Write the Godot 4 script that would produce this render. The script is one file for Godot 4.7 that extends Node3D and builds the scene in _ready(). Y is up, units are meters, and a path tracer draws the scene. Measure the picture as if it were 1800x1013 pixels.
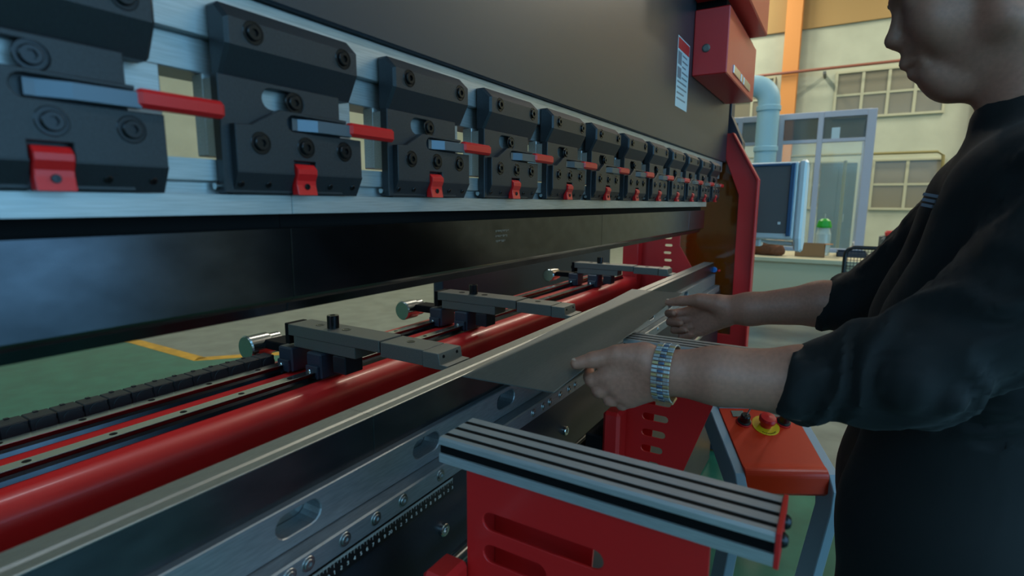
extends Node3D
# A worker feeds a sheet into a press brake in a factory hall. Metres, y up.
# Machine axes: x runs along the beam away from the camera, z towards the worker.
# Most heights are given from the clamp datum and lifted by H to the floor.

const H := 1.2
var M := {}
var TEX := {}
var names := {}

# ---------------------------------------------------------------- mesh builder
class MB:
	var v := PackedVector3Array()
	var n := PackedVector3Array()
	var uv := PackedVector2Array()
	var off := Vector3.ZERO

	func tri(a: Vector3, b: Vector3, c: Vector3, na: Vector3, nb: Vector3, nc: Vector3) -> void:
		var g := (b - a).cross(c - a)
		if g.dot(na + nb + nc) > 0.0:
			var t := b; b = c; c = t
			t = nb; nb = nc; nc = t
		v.append(a + off); v.append(b + off); v.append(c + off)
		n.append(na); n.append(nb); n.append(nc)
		uv.append(Vector2(a.x, a.y)); uv.append(Vector2(b.x, b.y)); uv.append(Vector2(c.x, c.y))

	func quad(a: Vector3, b: Vector3, c: Vector3, d: Vector3, nn: Vector3) -> void:
		tri(a, b, c, nn, nn, nn)
		tri(a, c, d, nn, nn, nn)

	func quad_s(a: Vector3, b: Vector3, c: Vector3, d: Vector3, na: Vector3, nb: Vector3, nc: Vector3, nd: Vector3) -> void:
		tri(a, b, c, na, nb, nc)
		tri(a, c, d, na, nc, nd)

	# box from corner to corner with chamfered edges, in an own basis
	func box(lo: Vector3, hi: Vector3, bev := 0.0, t := Transform3D.IDENTITY) -> void:
		var c := (lo + hi) * 0.5
		var h := (hi - lo).abs() * 0.5
		var e: float = minf(bev, minf(h.x, minf(h.y, h.z)) * 0.9)
		for ax in 3:
			for s in [-1.0, 1.0]:
				var nn := Vector3.ZERO; nn[ax] = s
				var u := (ax + 1) % 3
				var w := (ax + 2) % 3
				var p := []
				for k in [[-1, -1], [1, -1], [1, 1], [-1, 1]]:
					var q := c
					q[ax] += s * h[ax]
					q[u] += k[0] * (h[u] - e)
					q[w] += k[1] * (h[w] - e)
					p.append(t * q)
				quad(p[0], p[1], p[2], p[3], (t.basis * nn).normalized())
		if e <= 0.0:
			return
		for ax in 3:
			var u := (ax + 1) % 3
			var w := (ax + 2) % 3
			for su in [-1.0, 1.0]:
				for sw in [-1.0, 1.0]:
					var nn := Vector3.ZERO; nn[u] = su; nn[w] = sw
					var p := []
					for k in [[-1, 0], [1, 0], [1, 1], [-1, 1]]:
						var q := c
						q[ax] += k[0] * (h[ax] - e)
						q[u] += su * (h[u] - (e if k[1] else 0.0))
						q[w] += sw * (h[w] - (0.0 if k[1] else e))
						p.append(t * q)
					quad(p[0], p[1], p[2], p[3], (t.basis * nn).normalized())
		for sx in [-1.0, 1.0]:
			for sy in [-1.0, 1.0]:
				for sz in [-1.0, 1.0]:
					var s := Vector3(sx, sy, sz)
					var a := c + Vector3(s.x * h.x, s.y * (h.y - e), s.z * (h.z - e))
					var b := c + Vector3(s.x * (h.x - e), s.y * h.y, s.z * (h.z - e))
					var d := c + Vector3(s.x * (h.x - e), s.y * (h.y - e), s.z * h.z)
					var nn := (t.basis * s).normalized()
					tri(t * a, t * b, t * d, nn, nn, nn)

	# polygon (ccw or cw) with holes, extruded from h0 to h1 along w
	func prism(poly: PackedVector2Array, h0: float, h1: float, o: Vector3, u: Vector3, vv: Vector3, holes := [], bev := 0.0) -> void:
		var w := u.cross(vv)
		var outer := poly.duplicate()
		if MB.area(outer) < 0.0: outer.reverse()
		var hs := []
		for h in holes:
			var q: PackedVector2Array = h.duplicate()
			if MB.area(q) > 0.0: q.reverse()
			hs.append(q)
		var rings := [outer] + hs
		var ins := []
		for r in rings:
			ins.append(MB.inset(r, bev) if bev > 0.0 else r)
		# sides
		for k in rings.size():
			var r: PackedVector2Array = rings[k]
			var q: PackedVector2Array = ins[k]
			for i in r.size():
				var j := (i + 1) % r.size()
				var d := r[j] - r[i]
				if d.length() < 1e-9: continue
				var nn2 := Vector2(d.y, -d.x).normalized()
				var nn := u * nn2.x + vv * nn2.y
				var a := o + u * r[i].x + vv * r[i].y
				var b := o + u * r[j].x + vv * r[j].y
				quad(a + w * (h0 + bev), b + w * (h0 + bev), b + w * (h1 - bev), a + w * (h1 - bev), nn)
				if bev > 0.0:
					var a2 := o + u * q[i].x + vv * q[i].y
					var b2 := o + u * q[j].x + vv * q[j].y
					quad(a + w * (h1 - bev), b + w * (h1 - bev), b2 + w * h1, a2 + w * h1, (nn + w).normalized())
					quad(a + w * (h0 + bev), b + w * (h0 + bev), b2 + w * h0, a2 + w * h0, (nn - w).normalized())
		# caps
		var flat: PackedVector2Array = ins[0]
		var rest := ins.slice(1)
		flat = MB.bridge(flat, rest)
		var idx := MB.earclip(flat)
		for i in range(0, idx.size(), 3):
			var a := o + u * flat[idx[i]].x + vv * flat[idx[i]].y
			var b := o + u * flat[idx[i + 1]].x + vv * flat[idx[i + 1]].y
			var c := o + u * flat[idx[i + 2]].x + vv * flat[idx[i + 2]].y
			tri(a + w * h1, b + w * h1, c + w * h1, w, w, w)
			tri(a + w * h0, b + w * h0, c + w * h0, -w, -w, -w)

	static func area(p: PackedVector2Array) -> float:
		var s := 0.0
		for i in p.size():
			s += p[i].cross(p[(i + 1) % p.size()])
		return s * 0.5

	static func inset(p: PackedVector2Array, e: float) -> PackedVector2Array:
		var out := PackedVector2Array()
		var m := p.size()
		for i in m:
			var d0 := (p[i] - p[(i + m - 1) % m]).normalized()
			var d1 := (p[(i + 1) % m] - p[i]).normalized()
			var n0 := Vector2(-d0.y, d0.x)
			var n1 := Vector2(-d1.y, d1.x)
			var b := n0 + n1
			var k := 1.0 + n0.dot(n1)
			out.append(p[i] + b * (e / maxf(k, 0.3)))
		return out

	static func bridge(outer: PackedVector2Array, holes: Array) -> PackedVector2Array:
		# each hole is joined to the outline by a cut running to its right
		var hs := holes.duplicate()
		hs.sort_custom(func(a, b): return MB.maxx(a) > MB.maxx(b))
		var cur := outer.duplicate()
		for h in hs:
			var bj := 0
			for j in h.size():
				if h[j].x > h[bj].x: bj = j
			var m: Vector2 = h[bj]
			var best := 1e9
			var bi := -1
			for i in cur.size():
				var a: Vector2 = cur[i]
				var b: Vector2 = cur[(i + 1) % cur.size()]
				if (a.y > m.y) == (b.y > m.y): continue
				var x := a.x + (b.x - a.x) * (m.y - a.y) / (b.y - a.y)
				if x >= m.x - 1e-9 and x < best:
					best = x; bi = i
			if bi < 0: continue
			var nw := PackedVector2Array()
			for i in bi + 1: nw.append(cur[i])
			nw.append(Vector2(best, m.y))
			for k in h.size() + 1: nw.append(h[(bj + k) % h.size()])
			nw.append(Vector2(best, m.y))
			for i in range(bi + 1, cur.size()): nw.append(cur[i])
			cur = nw
		return cur

	static func maxx(a: PackedVector2Array) -> float:
		var m := -1e9
		for q in a: m = maxf(m, q.x)
		return m

	static func earclip(p: PackedVector2Array) -> PackedInt32Array:
		var idx := []
		for i in p.size(): idx.append(i)
		var out := PackedInt32Array()
		var guard := 0
		while idx.size() > 3 and guard < 20000:
			guard += 1
			var cut := false
			for pass_no in 2:
				for i in idx.size():
					var a: Vector2 = p[idx[(i + idx.size() - 1) % idx.size()]]
					var b: Vector2 = p[idx[i]]
					var c: Vector2 = p[idx[(i + 1) % idx.size()]]
					var cr := (b - a).cross(c - b)
					if cr <= (1e-12 if pass_no == 0 else -1e-12): continue
					var ok := true
					if pass_no == 0:
						for k in idx:
							var q: Vector2 = p[k]
							if q.is_equal_approx(a) or q.is_equal_approx(b) or q.is_equal_approx(c): continue
							if (b - a).cross(q - a) >= -1e-13 and (c - b).cross(q - b) >= -1e-13 and (a - c).cross(q - c) >= -1e-13:
								ok = false
								break
					if ok:
						out.append(idx[(i + idx.size() - 1) % idx.size()]); out.append(idx[i]); out.append(idx[(i + 1) % idx.size()])
						idx.remove_at(i)
						cut = true
						break
				if cut: break
			if not cut: break
		if idx.size() == 3:
			out.append(idx[0]); out.append(idx[1]); out.append(idx[2])
		return out

	# profile of (radius, height) turned about an axis; sharp profile corners stay sharp
	func lathe(prof: Array, o: Vector3, axis: Vector3, seg := 24) -> void:
		var w := axis.normalized()
		var u := w.cross(Vector3.UP if absf(w.y) < 0.9 else Vector3.RIGHT).normalized()
		var vv := w.cross(u)
		for i in prof.size() - 1:
			var a: Vector2 = prof[i]
			var b: Vector2 = prof[i + 1]
			var d := (b - a)
			if d.length() < 1e-9: continue
			var nr := d.y
			var nh := -d.x
			var l := Vector2(nr, nh).length()
			nr /= l; nh /= l
			for k in seg:
				var t0 := TAU * k / seg
				var t1 := TAU * (k + 1) / seg
				var e0 := u * cos(t0) + vv * sin(t0)
				var e1 := u * cos(t1) + vv * sin(t1)
				var n0 := e0 * nr + w * nh
				var n1 := e1 * nr + w * nh
				quad_s(o + e0 * a.x + w * a.y, o + e1 * a.x + w * a.y, o + e1 * b.x + w * b.y, o + e0 * b.x + w * b.y, n0, n1, n1, n0)

	func cyl(a: Vector3, b: Vector3, r: float, seg := 20, bev := 0.0) -> void:
		var l := a.distance_to(b)
		if bev > 0.0:
			lathe([Vector2(0, 0), Vector2(r - bev, 0), Vector2(r, bev), Vector2(r, l - bev), Vector2(r - bev, l), Vector2(0, l)], a, b - a, seg)
		else:
			lathe([Vector2(0, 0), Vector2(r, 0), Vector2(r, l), Vector2(0, l)], a, b - a, seg)

	func ball(c: Vector3, r: Vector3, seg := 16) -> void:
		var half := seg / 2
		for i in half:
			for k in seg:
				var q := []
				for s in [[i, k], [i + 1, k], [i + 1, k + 1], [i, k + 1]]:
					var th: float = PI * s[0] / half
					var ph: float = TAU * s[1] / seg
					q.append(Vector3(sin(th) * cos(ph), cos(th), sin(th) * sin(ph)))
				var nn := []
				for e in q: nn.append((e / r).normalized())
				quad_s(c + q[0] * r, c + q[1] * r, c + q[2] * r, c + q[3] * r, nn[0], nn[1], nn[2], nn[3])

	func tube(pts: Array, r: float, seg := 12) -> void:
		var prev := []
		var pn := []
		var up := Vector3.UP
		for i in pts.size():
			var d: Vector3 = (pts[mini(i + 1, pts.size() - 1)] - pts[maxi(i - 1, 0)]).normalized()
			if absf(d.dot(up)) > 0.95: up = Vector3.RIGHT
			var s := d.cross(up).normalized()
			up = s.cross(d).normalized()
			var ring := []
			var nr := []
			for k in seg:
				var e := s * cos(TAU * k / seg) + up * sin(TAU * k / seg)
				ring.append(pts[i] + e * r)
				nr.append(e)
			if i:
				for k in seg:
					var j := (k + 1) % seg
					quad_s(prev[k], prev[j], ring[j], ring[k], pn[k], pn[j], nr[j], nr[k])
			if i == 0 or i == pts.size() - 1:
				var nn := -d if i == 0 else d
				for k in seg:
					tri(pts[i], ring[k], ring[(k + 1) % seg], nn, nn, nn)
			prev = ring; pn = nr

	# closed outline swept with its width across: path of points with half thickness t, from y0 to y1 along up
	func mesh() -> ArrayMesh:
		var a := []
		a.resize(Mesh.ARRAY_MAX)
		a[Mesh.ARRAY_VERTEX] = v
		a[Mesh.ARRAY_NORMAL] = n
		a[Mesh.ARRAY_TEX_UV] = uv
		var m := ArrayMesh.new()
		m.add_surface_from_arrays(Mesh.PRIMITIVE_TRIANGLES, a)
		return m

# ---------------------------------------------------------------- smooth bodies
class Field:
	var lo: Vector3
	var cell: float
	var d: Vector3i
	var f := PackedFloat32Array()
	func _init(a: Vector3, b: Vector3, c: float) -> void:
		lo = a; cell = c
		d = Vector3i(ceili((b.x - a.x) / c) + 1, ceili((b.y - a.y) / c) + 1, ceili((b.z - a.z) / c) + 1)
		f.resize(d.x * d.y * d.z)
		f.fill(1.0)
	# tapered capsule; sq squeezes space along one axis before measuring
	func cap(a: Vector3, b: Vector3, ra: float, rb: float, k := 0.012, sq := Vector3.ONE) -> void:
		var m := maxf(ra, rb) + k * 1.5 + cell * 2.0
		var mm := Vector3(m / sq.x, m / sq.y, m / sq.z)
		var p0 := (a.min(b) - mm - lo) / cell
		var p1 := (a.max(b) + mm - lo) / cell
		var i0 := Vector3i(maxi(0, floori(p0.x)), maxi(0, floori(p0.y)), maxi(0, floori(p0.z)))
		var i1 := Vector3i(mini(d.x - 1, ceili(p1.x)), mini(d.y - 1, ceili(p1.y)), mini(d.z - 1, ceili(p1.z)))
		var ab := (b - a) * sq
		var l2 := maxf(ab.length_squared(), 1e-12)
		for z in range(i0.z, i1.z + 1):
			for y in range(i0.y, i1.y + 1):
				var row := (z * d.y + y) * d.x
				for x in range(i0.x, i1.x + 1):
					var ap := (lo + Vector3(x, y, z) * cell - a) * sq
					var t := clampf(ap.dot(ab) / l2, 0.0, 1.0)
					var dist := (ap - ab * t).length() - (ra + (rb - ra) * t)
					var o := f[row + x]
					var h := maxf(k - absf(o - dist), 0.0) / k
					f[row + x] = minf(o, dist) - h * h * k * 0.25
	# ellipsoid with its own axes (columns of bs)
	func ell(c: Vector3, r: Vector3, bs := Basis.IDENTITY, k := 0.012) -> void:
		var m := maxf(r.x, maxf(r.y, r.z)) + k * 1.5 + cell * 2.0
		var p0 := (c - Vector3(m, m, m) - lo) / cell
		var p1 := (c + Vector3(m, m, m) - lo) / cell
		var i0 := Vector3i(maxi(0, floori(p0.x)), maxi(0, floori(p0.y)), maxi(0, floori(p0.z)))
		var i1 := Vector3i(mini(d.x - 1, ceili(p1.x)), mini(d.y - 1, ceili(p1.y)), mini(d.z - 1, ceili(p1.z)))
		var inv := bs.transposed()
		for z in range(i0.z, i1.z + 1):
			for y in range(i0.y, i1.y + 1):
				var row := (z * d.y + y) * d.x
				for x in range(i0.x, i1.x + 1):
					var q := inv * (lo + Vector3(x, y, z) * cell - c)
					var k0 := (q / r).length()
					var k1 := (q / (r * r)).length()
					var dist := k0 * (k0 - 1.0) / maxf(k1, 1e-6)
					var o := f[row + x]
					var h := maxf(k - absf(o - dist), 0.0) / k
					f[row + x] = minf(o, dist) - h * h * k * 0.25
	# carves with a half space: keeps points where (p - o).n < 0
	func keep_below(o: Vector3, nn: Vector3, within: AABB) -> void:
		for z in d.z:
			for y in d.y:
				for x in d.x:
					var p := lo + Vector3(x, y, z) * cell
					if within.has_point(p):
						var i := (z * d.y + y) * d.x + x
						f[i] = maxf(f[i], (p - o).dot(nn))
	func ripple(fn: Callable, band: float) -> void:
		for z in d.z:
			for y in d.y:
				for x in d.x:
					var i := (z * d.y + y) * d.x + x
					if absf(f[i]) < band:
						f[i] += fn.call(lo + Vector3(x, y, z) * cell)
	func into(mb: MB) -> void:
		var id := PackedInt32Array()
		id.resize(f.size()); id.fill(-1)
		var pos := PackedVector3Array()
		var nor := PackedVector3Array()
		var sx := 1
		var sy := d.x
		var sz := d.x * d.y
		var corner := [0, sx, sy, sx + sy, sz, sx + sz, sy + sz, sx + sy + sz]
		var cp := [Vector3(0, 0, 0), Vector3(1, 0, 0), Vector3(0, 1, 0), Vector3(1, 1, 0), Vector3(0, 0, 1), Vector3(1, 0, 1), Vector3(0, 1, 1), Vector3(1, 1, 1)]
		var edges := [[0, 1], [2, 3], [4, 5], [6, 7], [0, 2], [1, 3], [4, 6], [5, 7], [0, 4], [1, 5], [2, 6], [3, 7]]
		for z in d.z - 1:
			for y in d.y - 1:
				for x in d.x - 1:
					var i := (z * d.y + y) * d.x + x
					var inside := 0
					if f[i] < 0.0: inside += 1
					if f[i + 1] < 0.0: inside += 1
					if f[i + sy] < 0.0: inside += 1
					if f[i + sy + 1] < 0.0: inside += 1
					if f[i + sz] < 0.0: inside += 1
					if f[i + sz + 1] < 0.0: inside += 1
					if f[i + sz + sy] < 0.0: inside += 1
					if f[i + sz + sy + 1] < 0.0: inside += 1
					if inside == 0 or inside == 8: continue
					var s := Vector3.ZERO
					var c := 0
					for e in edges:
						var a := f[i + corner[e[0]]]
						var b := f[i + corner[e[1]]]
						if (a < 0.0) != (b < 0.0):
							s += (cp[e[0]] as Vector3).lerp(cp[e[1]], a / (a - b))
							c += 1
					id[i] = pos.size()
					pos.append(lo + (Vector3(x, y, z) + s / c) * cell)
					var gx := f[i + 1] - f[i] + f[i + sy + 1] - f[i + sy] + f[i + sz + 1] - f[i + sz] + f[i + sz + sy + 1] - f[i + sz + sy]
					var gy := f[i + sy] - f[i] + f[i + sy + 1] - f[i + 1] + f[i + sz + sy] - f[i + sz] + f[i + sz + sy + 1] - f[i + sz + 1]
					var gz := f[i + sz] - f[i] + f[i + sz + 1] - f[i + 1] + f[i + sz + sy] - f[i + sy] + f[i + sz + sy + 1] - f[i + sy + 1]
					nor.append(Vector3(gx, gy, gz).normalized())
		for z in range(1, d.z - 1):
			for y in range(1, d.y - 1):
				for x in range(1, d.x - 1):
					var i := (z * d.y + y) * d.x + x
					var q := []
					var base := f[i] < 0.0
					if base != (f[i + 1] < 0.0): q.append([i, i - sy, i - sy - sz, i - sz])
					if base != (f[i + sy] < 0.0): q.append([i, i - 1, i - 1 - sz, i - sz])
					if base != (f[i + sz] < 0.0): q.append([i, i - 1, i - 1 - sy, i - sy])
					for k in q:
						var a := id[k[0]]
						var b := id[k[1]]
						var c := id[k[2]]
						var e := id[k[3]]
						if a < 0 or b < 0 or c < 0 or e < 0: continue
						mb.quad_s(pos[a], pos[b], pos[c], pos[e], nor[a], nor[b], nor[c], nor[e])

# ---------------------------------------------------------------- scene helpers
func numbered(called: String) -> String:
	if not names.has(called):
		names[called] = 0
		return called
	names[called] += 1
	return "%s_%03d" % [called, names[called]]

func thing(called: String, label: String, category: String, at := Vector3.ZERO, group := "") -> Node3D:
	var o := Node3D.new()
	o.name = numbered(called)
	add_child(o)
	o.position = at
	o.set_meta("label", label)
	o.set_meta("category", category)
	if group: o.set_meta("group", group)
	return o

# a builder whose coordinates are the hall's, heights from the clamp datum
func at_datum(t: Node3D) -> MB:
	var b := MB.new()
	b.off = Vector3(0, H, 0) - t.position
	return b

func in_hall(t: Node3D) -> MB:
	var b := MB.new()
	b.off = -t.position
	return b

func put(called: String, b: MB, m: Material, parent: Node, at := Vector3.ZERO) -> MeshInstance3D:
	return put_mesh(called, b.mesh(), m, parent, at)

func put_mesh(called: String, me: Mesh, m: Material, parent: Node, at := Vector3.ZERO) -> MeshInstance3D:
	var o := MeshInstance3D.new()
	o.name = called
	o.mesh = me
	o.material_override = m
	o.position = at
	parent.add_child(o, true)
	return o

func copy_of(t: Node3D, label: String, at: Vector3) -> Node3D:
	var c: Node3D = t.duplicate()
	c.name = numbered(String(t.name))
	add_child(c)
	c.position = at
	c.set_meta("label", label)
	return c

func struct(called: String, b: MB, m: Material, label := "") -> MeshInstance3D:
	var o := put(called, b, m, self)
	o.set_meta("kind", "structure")
	if label: o.set_meta("label", label)
	return o

func noise_tex(key: String, freq: float, low: float, high: float, oct := 3, size := 256) -> ImageTexture:
	if TEX.has(key): return TEX[key]
	var fn := FastNoiseLite.new()
	fn.seed = 11 + TEX.size()
	fn.noise_type = FastNoiseLite.TYPE_SIMPLEX_SMOOTH
	fn.frequency = freq
	fn.fractal_octaves = oct
	var im := fn.get_seamless_image(size, size)
	im.convert(Image.FORMAT_RGB8)
	for y in size:
		for x in size:
			var g: float = low + (high - low) * im.get_pixel(x, y).r
			im.set_pixel(x, y, Color(g, g, g))
	TEX[key] = ImageTexture.create_from_image(im)
	return TEX[key]

func mat(key: String, c: Color, rough := 0.5, metal := 0.0) -> StandardMaterial3D:
	var m := StandardMaterial3D.new()
	m.resource_name = key
	m.albedo_color = c
	m.roughness = rough
	m.metallic = metal
	M[key] = m
	return m

func grain(m: StandardMaterial3D, tex: Texture2D, scale: Vector3, relief := 0.0, color := true, world := false) -> void:
	m.uv1_triplanar = true
	m.uv1_world_triplanar = world
	m.uv1_scale = scale
	if color: m.albedo_texture = tex
	if relief > 0.0:
		m.heightmap_enabled = true
		m.heightmap_texture = tex
		m.heightmap_scale = relief

func stadium(c: Vector2, w: float, h: float, seg := 8) -> PackedVector2Array:
	var p := PackedVector2Array()
	var r := h * 0.5
	for s in [1.0, -1.0]:
		for k in seg + 1:
			var a: float = -PI / 2 + PI * k / seg + (0.0 if s > 0 else PI)
			p.append(c + Vector2(s * (w * 0.5 - r), 0) + Vector2(cos(a), sin(a)) * r)
	return p

func rounded(lo: Vector2, hi: Vector2, r: float, seg := 5) -> PackedVector2Array:
	var p := PackedVector2Array()
	var cs := [[hi.x - r, lo.y + r, -PI / 2], [hi.x - r, hi.y - r, 0.0], [lo.x + r, hi.y - r, PI / 2], [lo.x + r, lo.y + r, PI]]
	for c in cs:
		for k in seg + 1:
			var a: float = c[2] + PI / 2 * k / seg
			p.append(Vector2(c[0], c[1]) + Vector2(cos(a), sin(a)) * r)
	return p

func pv(a: Array) -> PackedVector2Array:
	var p := PackedVector2Array()
	for q in a: p.append(Vector2(q[0], q[1]))
	return p

const ZV := Vector3(0, 0, 1)
const YV := Vector3(0, 1, 0)
const XV := Vector3(1, 0, 0)

# profile given as (z, y), run along x
func along_x(b: MB, prof: Array, x0: float, x1: float, bev := 0.0) -> void:
	var q := PackedVector2Array()
	for k in prof: q.append(Vector2(-k[0], k[1]))
	b.prism(q, x0, x1, Vector3.ZERO, -ZV, YV, [], bev)

# socket head screw standing in a counterbore, facing +z (r is the head's radius)
func screw_mesh(r: float, high: float, seat: float) -> ArrayMesh:
	var b := MB.new()
	if seat > 0.0:
		b.lathe([Vector2(r + seat + 0.0006, 0), Vector2(r + seat, 0.0007), Vector2(r + seat - 0.0008, 0.0007), Vector2(r + seat - 0.0009, 0.0001), Vector2(0, 0.0001)], Vector3.ZERO, ZV, 24)
	b.lathe([Vector2(r, 0), Vector2(r, high - r * 0.12), Vector2(r * 0.88, high), Vector2(r * 0.62, high)], Vector3.ZERO, ZV, 24)
	var hexa := []
	for k in 6: hexa.append(Vector3(cos(TAU * k / 6) * r * 0.52, sin(TAU * k / 6) * r * 0.52, 0))
	var ring := []
	for k in 24: ring.append(Vector3(cos(TAU * k / 24) * r * 0.62, sin(TAU * k / 24) * r * 0.62, high))
	for k in 6:
		var a: Vector3 = hexa[k] + ZV * high
		var c: Vector3 = hexa[(k + 1) % 6] + ZV * high
		for j in 4:
			b.tri(ring[(k * 4 + j) % 24], ring[(k * 4 + j + 1) % 24], a if j < 2 else c, ZV, ZV, ZV)
		b.tri(ring[(k * 4 + 2) % 24], a, c, ZV, ZV, ZV)
		var dn := -ZV * high * 0.7
		b.quad(a, c, c + dn, a + dn, -(a + c - 2 * ZV * high).normalized())
		b.tri(a + dn, c + dn, ZV * (high * 0.3), ZV, ZV, ZV)
	return b.mesh()

# ================================================================= READY
func _ready() -> void:
	set_camera_and_light()
	materials()
	hall()
	press_brake()
	clamps()
	punches_and_dies()
	back_gauge()
	side_guard()
	support_arms()
	sheet()
	console()
	person()
	watch()
	monitor()
	background()

func set_camera_and_light() -> void:
	var cam := Camera3D.new()
	cam.name = "camera"
	add_child(cam)
	var yaw := -1.0281
	var pitch := -0.1565
	var roll := 0.0055
	cam.transform = Transform3D(Basis(Vector3.UP, yaw) * Basis(Vector3.RIGHT, pitch) * Basis(Vector3(0, 0, 1), roll), Vector3(0.0187, 0.0246 + H, 0.451))
	var ca := CameraAttributesPhysical.new()
	ca.frustum_focal_length = 32.964
	ca.frustum_focus_distance = 1.05
	ca.exposure_aperture = 9.0
	ca.frustum_near = 0.02
	ca.frustum_far = 200.0
	cam.attributes = ca
	cam.fov = 55.93
	cam.current = true

	var we := WorldEnvironment.new()
	we.name = "world_environment"
	var e := Environment.new()
	e.background_mode = Environment.BG_COLOR
	e.background_color = Color(0.53, 0.78, 0.94)
	e.background_energy_multiplier = 3.2
	e.tonemap_mode = Environment.TONE_MAPPER_LINEAR
	e.tonemap_exposure = 1.0
	e.sdfgi_enabled = true
	e.ssao_enabled = true
	e.ssil_enabled = true
	we.environment = e
	add_child(we)

	# ceiling lamps: warm strips hung over the hall
	mat("lamp_glow", Color(1, 1, 1), 0.5)
	M.lamp_glow.emission_enabled = true
	M.lamp_glow.emission = Color(1.0, 0.94, 0.82)
	M.lamp_glow.emission_energy_multiplier = 3.0
	mat("lamp_housing", Color(0.7, 0.7, 0.7), 0.5)
	var where := ["over the near end of the hall", "over the press brake", "beyond the press brake", "over the glass booth", "nearest the far wall"]
	var xs := [-3.0, 1.5, 6.0, 10.0, 13.0]
	var power := [2.0, 4.0, 11.0, 18.0, 19.0]
	var rear := [1.0, 1.6, 1.4, 1.0, 1.0]
	var front := [1.0, 1.0, 0.35, 1.0, 1.1]
	for i in xs.size():
		for z in [-2.6, 4.0]:
			var t := thing("ceiling_lamp", "white strip ceiling lamp %s, %s" % [where[i], "worker's side" if z > 0 else "rear side"], "lamp", Vector3(xs[i], 7.3, z), "ceiling strip lamps")
			var b := MB.new()
			b.box(Vector3(-0.9, 0.03, -0.25), Vector3(0.9, 0.16, 0.25), 0.02)
			for s in [-0.7, 0.7]: b.cyl(Vector3(s, 0.16, 0), Vector3(s, 0.7, 0), 0.01, 8)
			put("housing", b, M.lamp_housing, t)
			b = MB.new()
			b.box(Vector3(-0.86, 0.0, -0.21), Vector3(0.86, 0.03, 0.21), 0.005)
			put("lamp_diffuser", b, M.lamp_glow, t)
			var l := AreaLight3D.new()
			l.name = "lamp_light"
			l.area_size = Vector2(1.72, 0.42)
			l.light_color = Color(0.86, 0.94, 1.0) if i < 2 else Color(1.0, 0.96, 0.87)
			l.light_energy = power[i] * (rear[i] if z < 0.0 else front[i])
			l.area_range = 40.0
			l.shadow_enabled = true
			l.position = Vector3(0, -0.02, 0)
			l.rotation = Vector3(-PI / 2, 0, 0)
			t.add_child(l)

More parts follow.
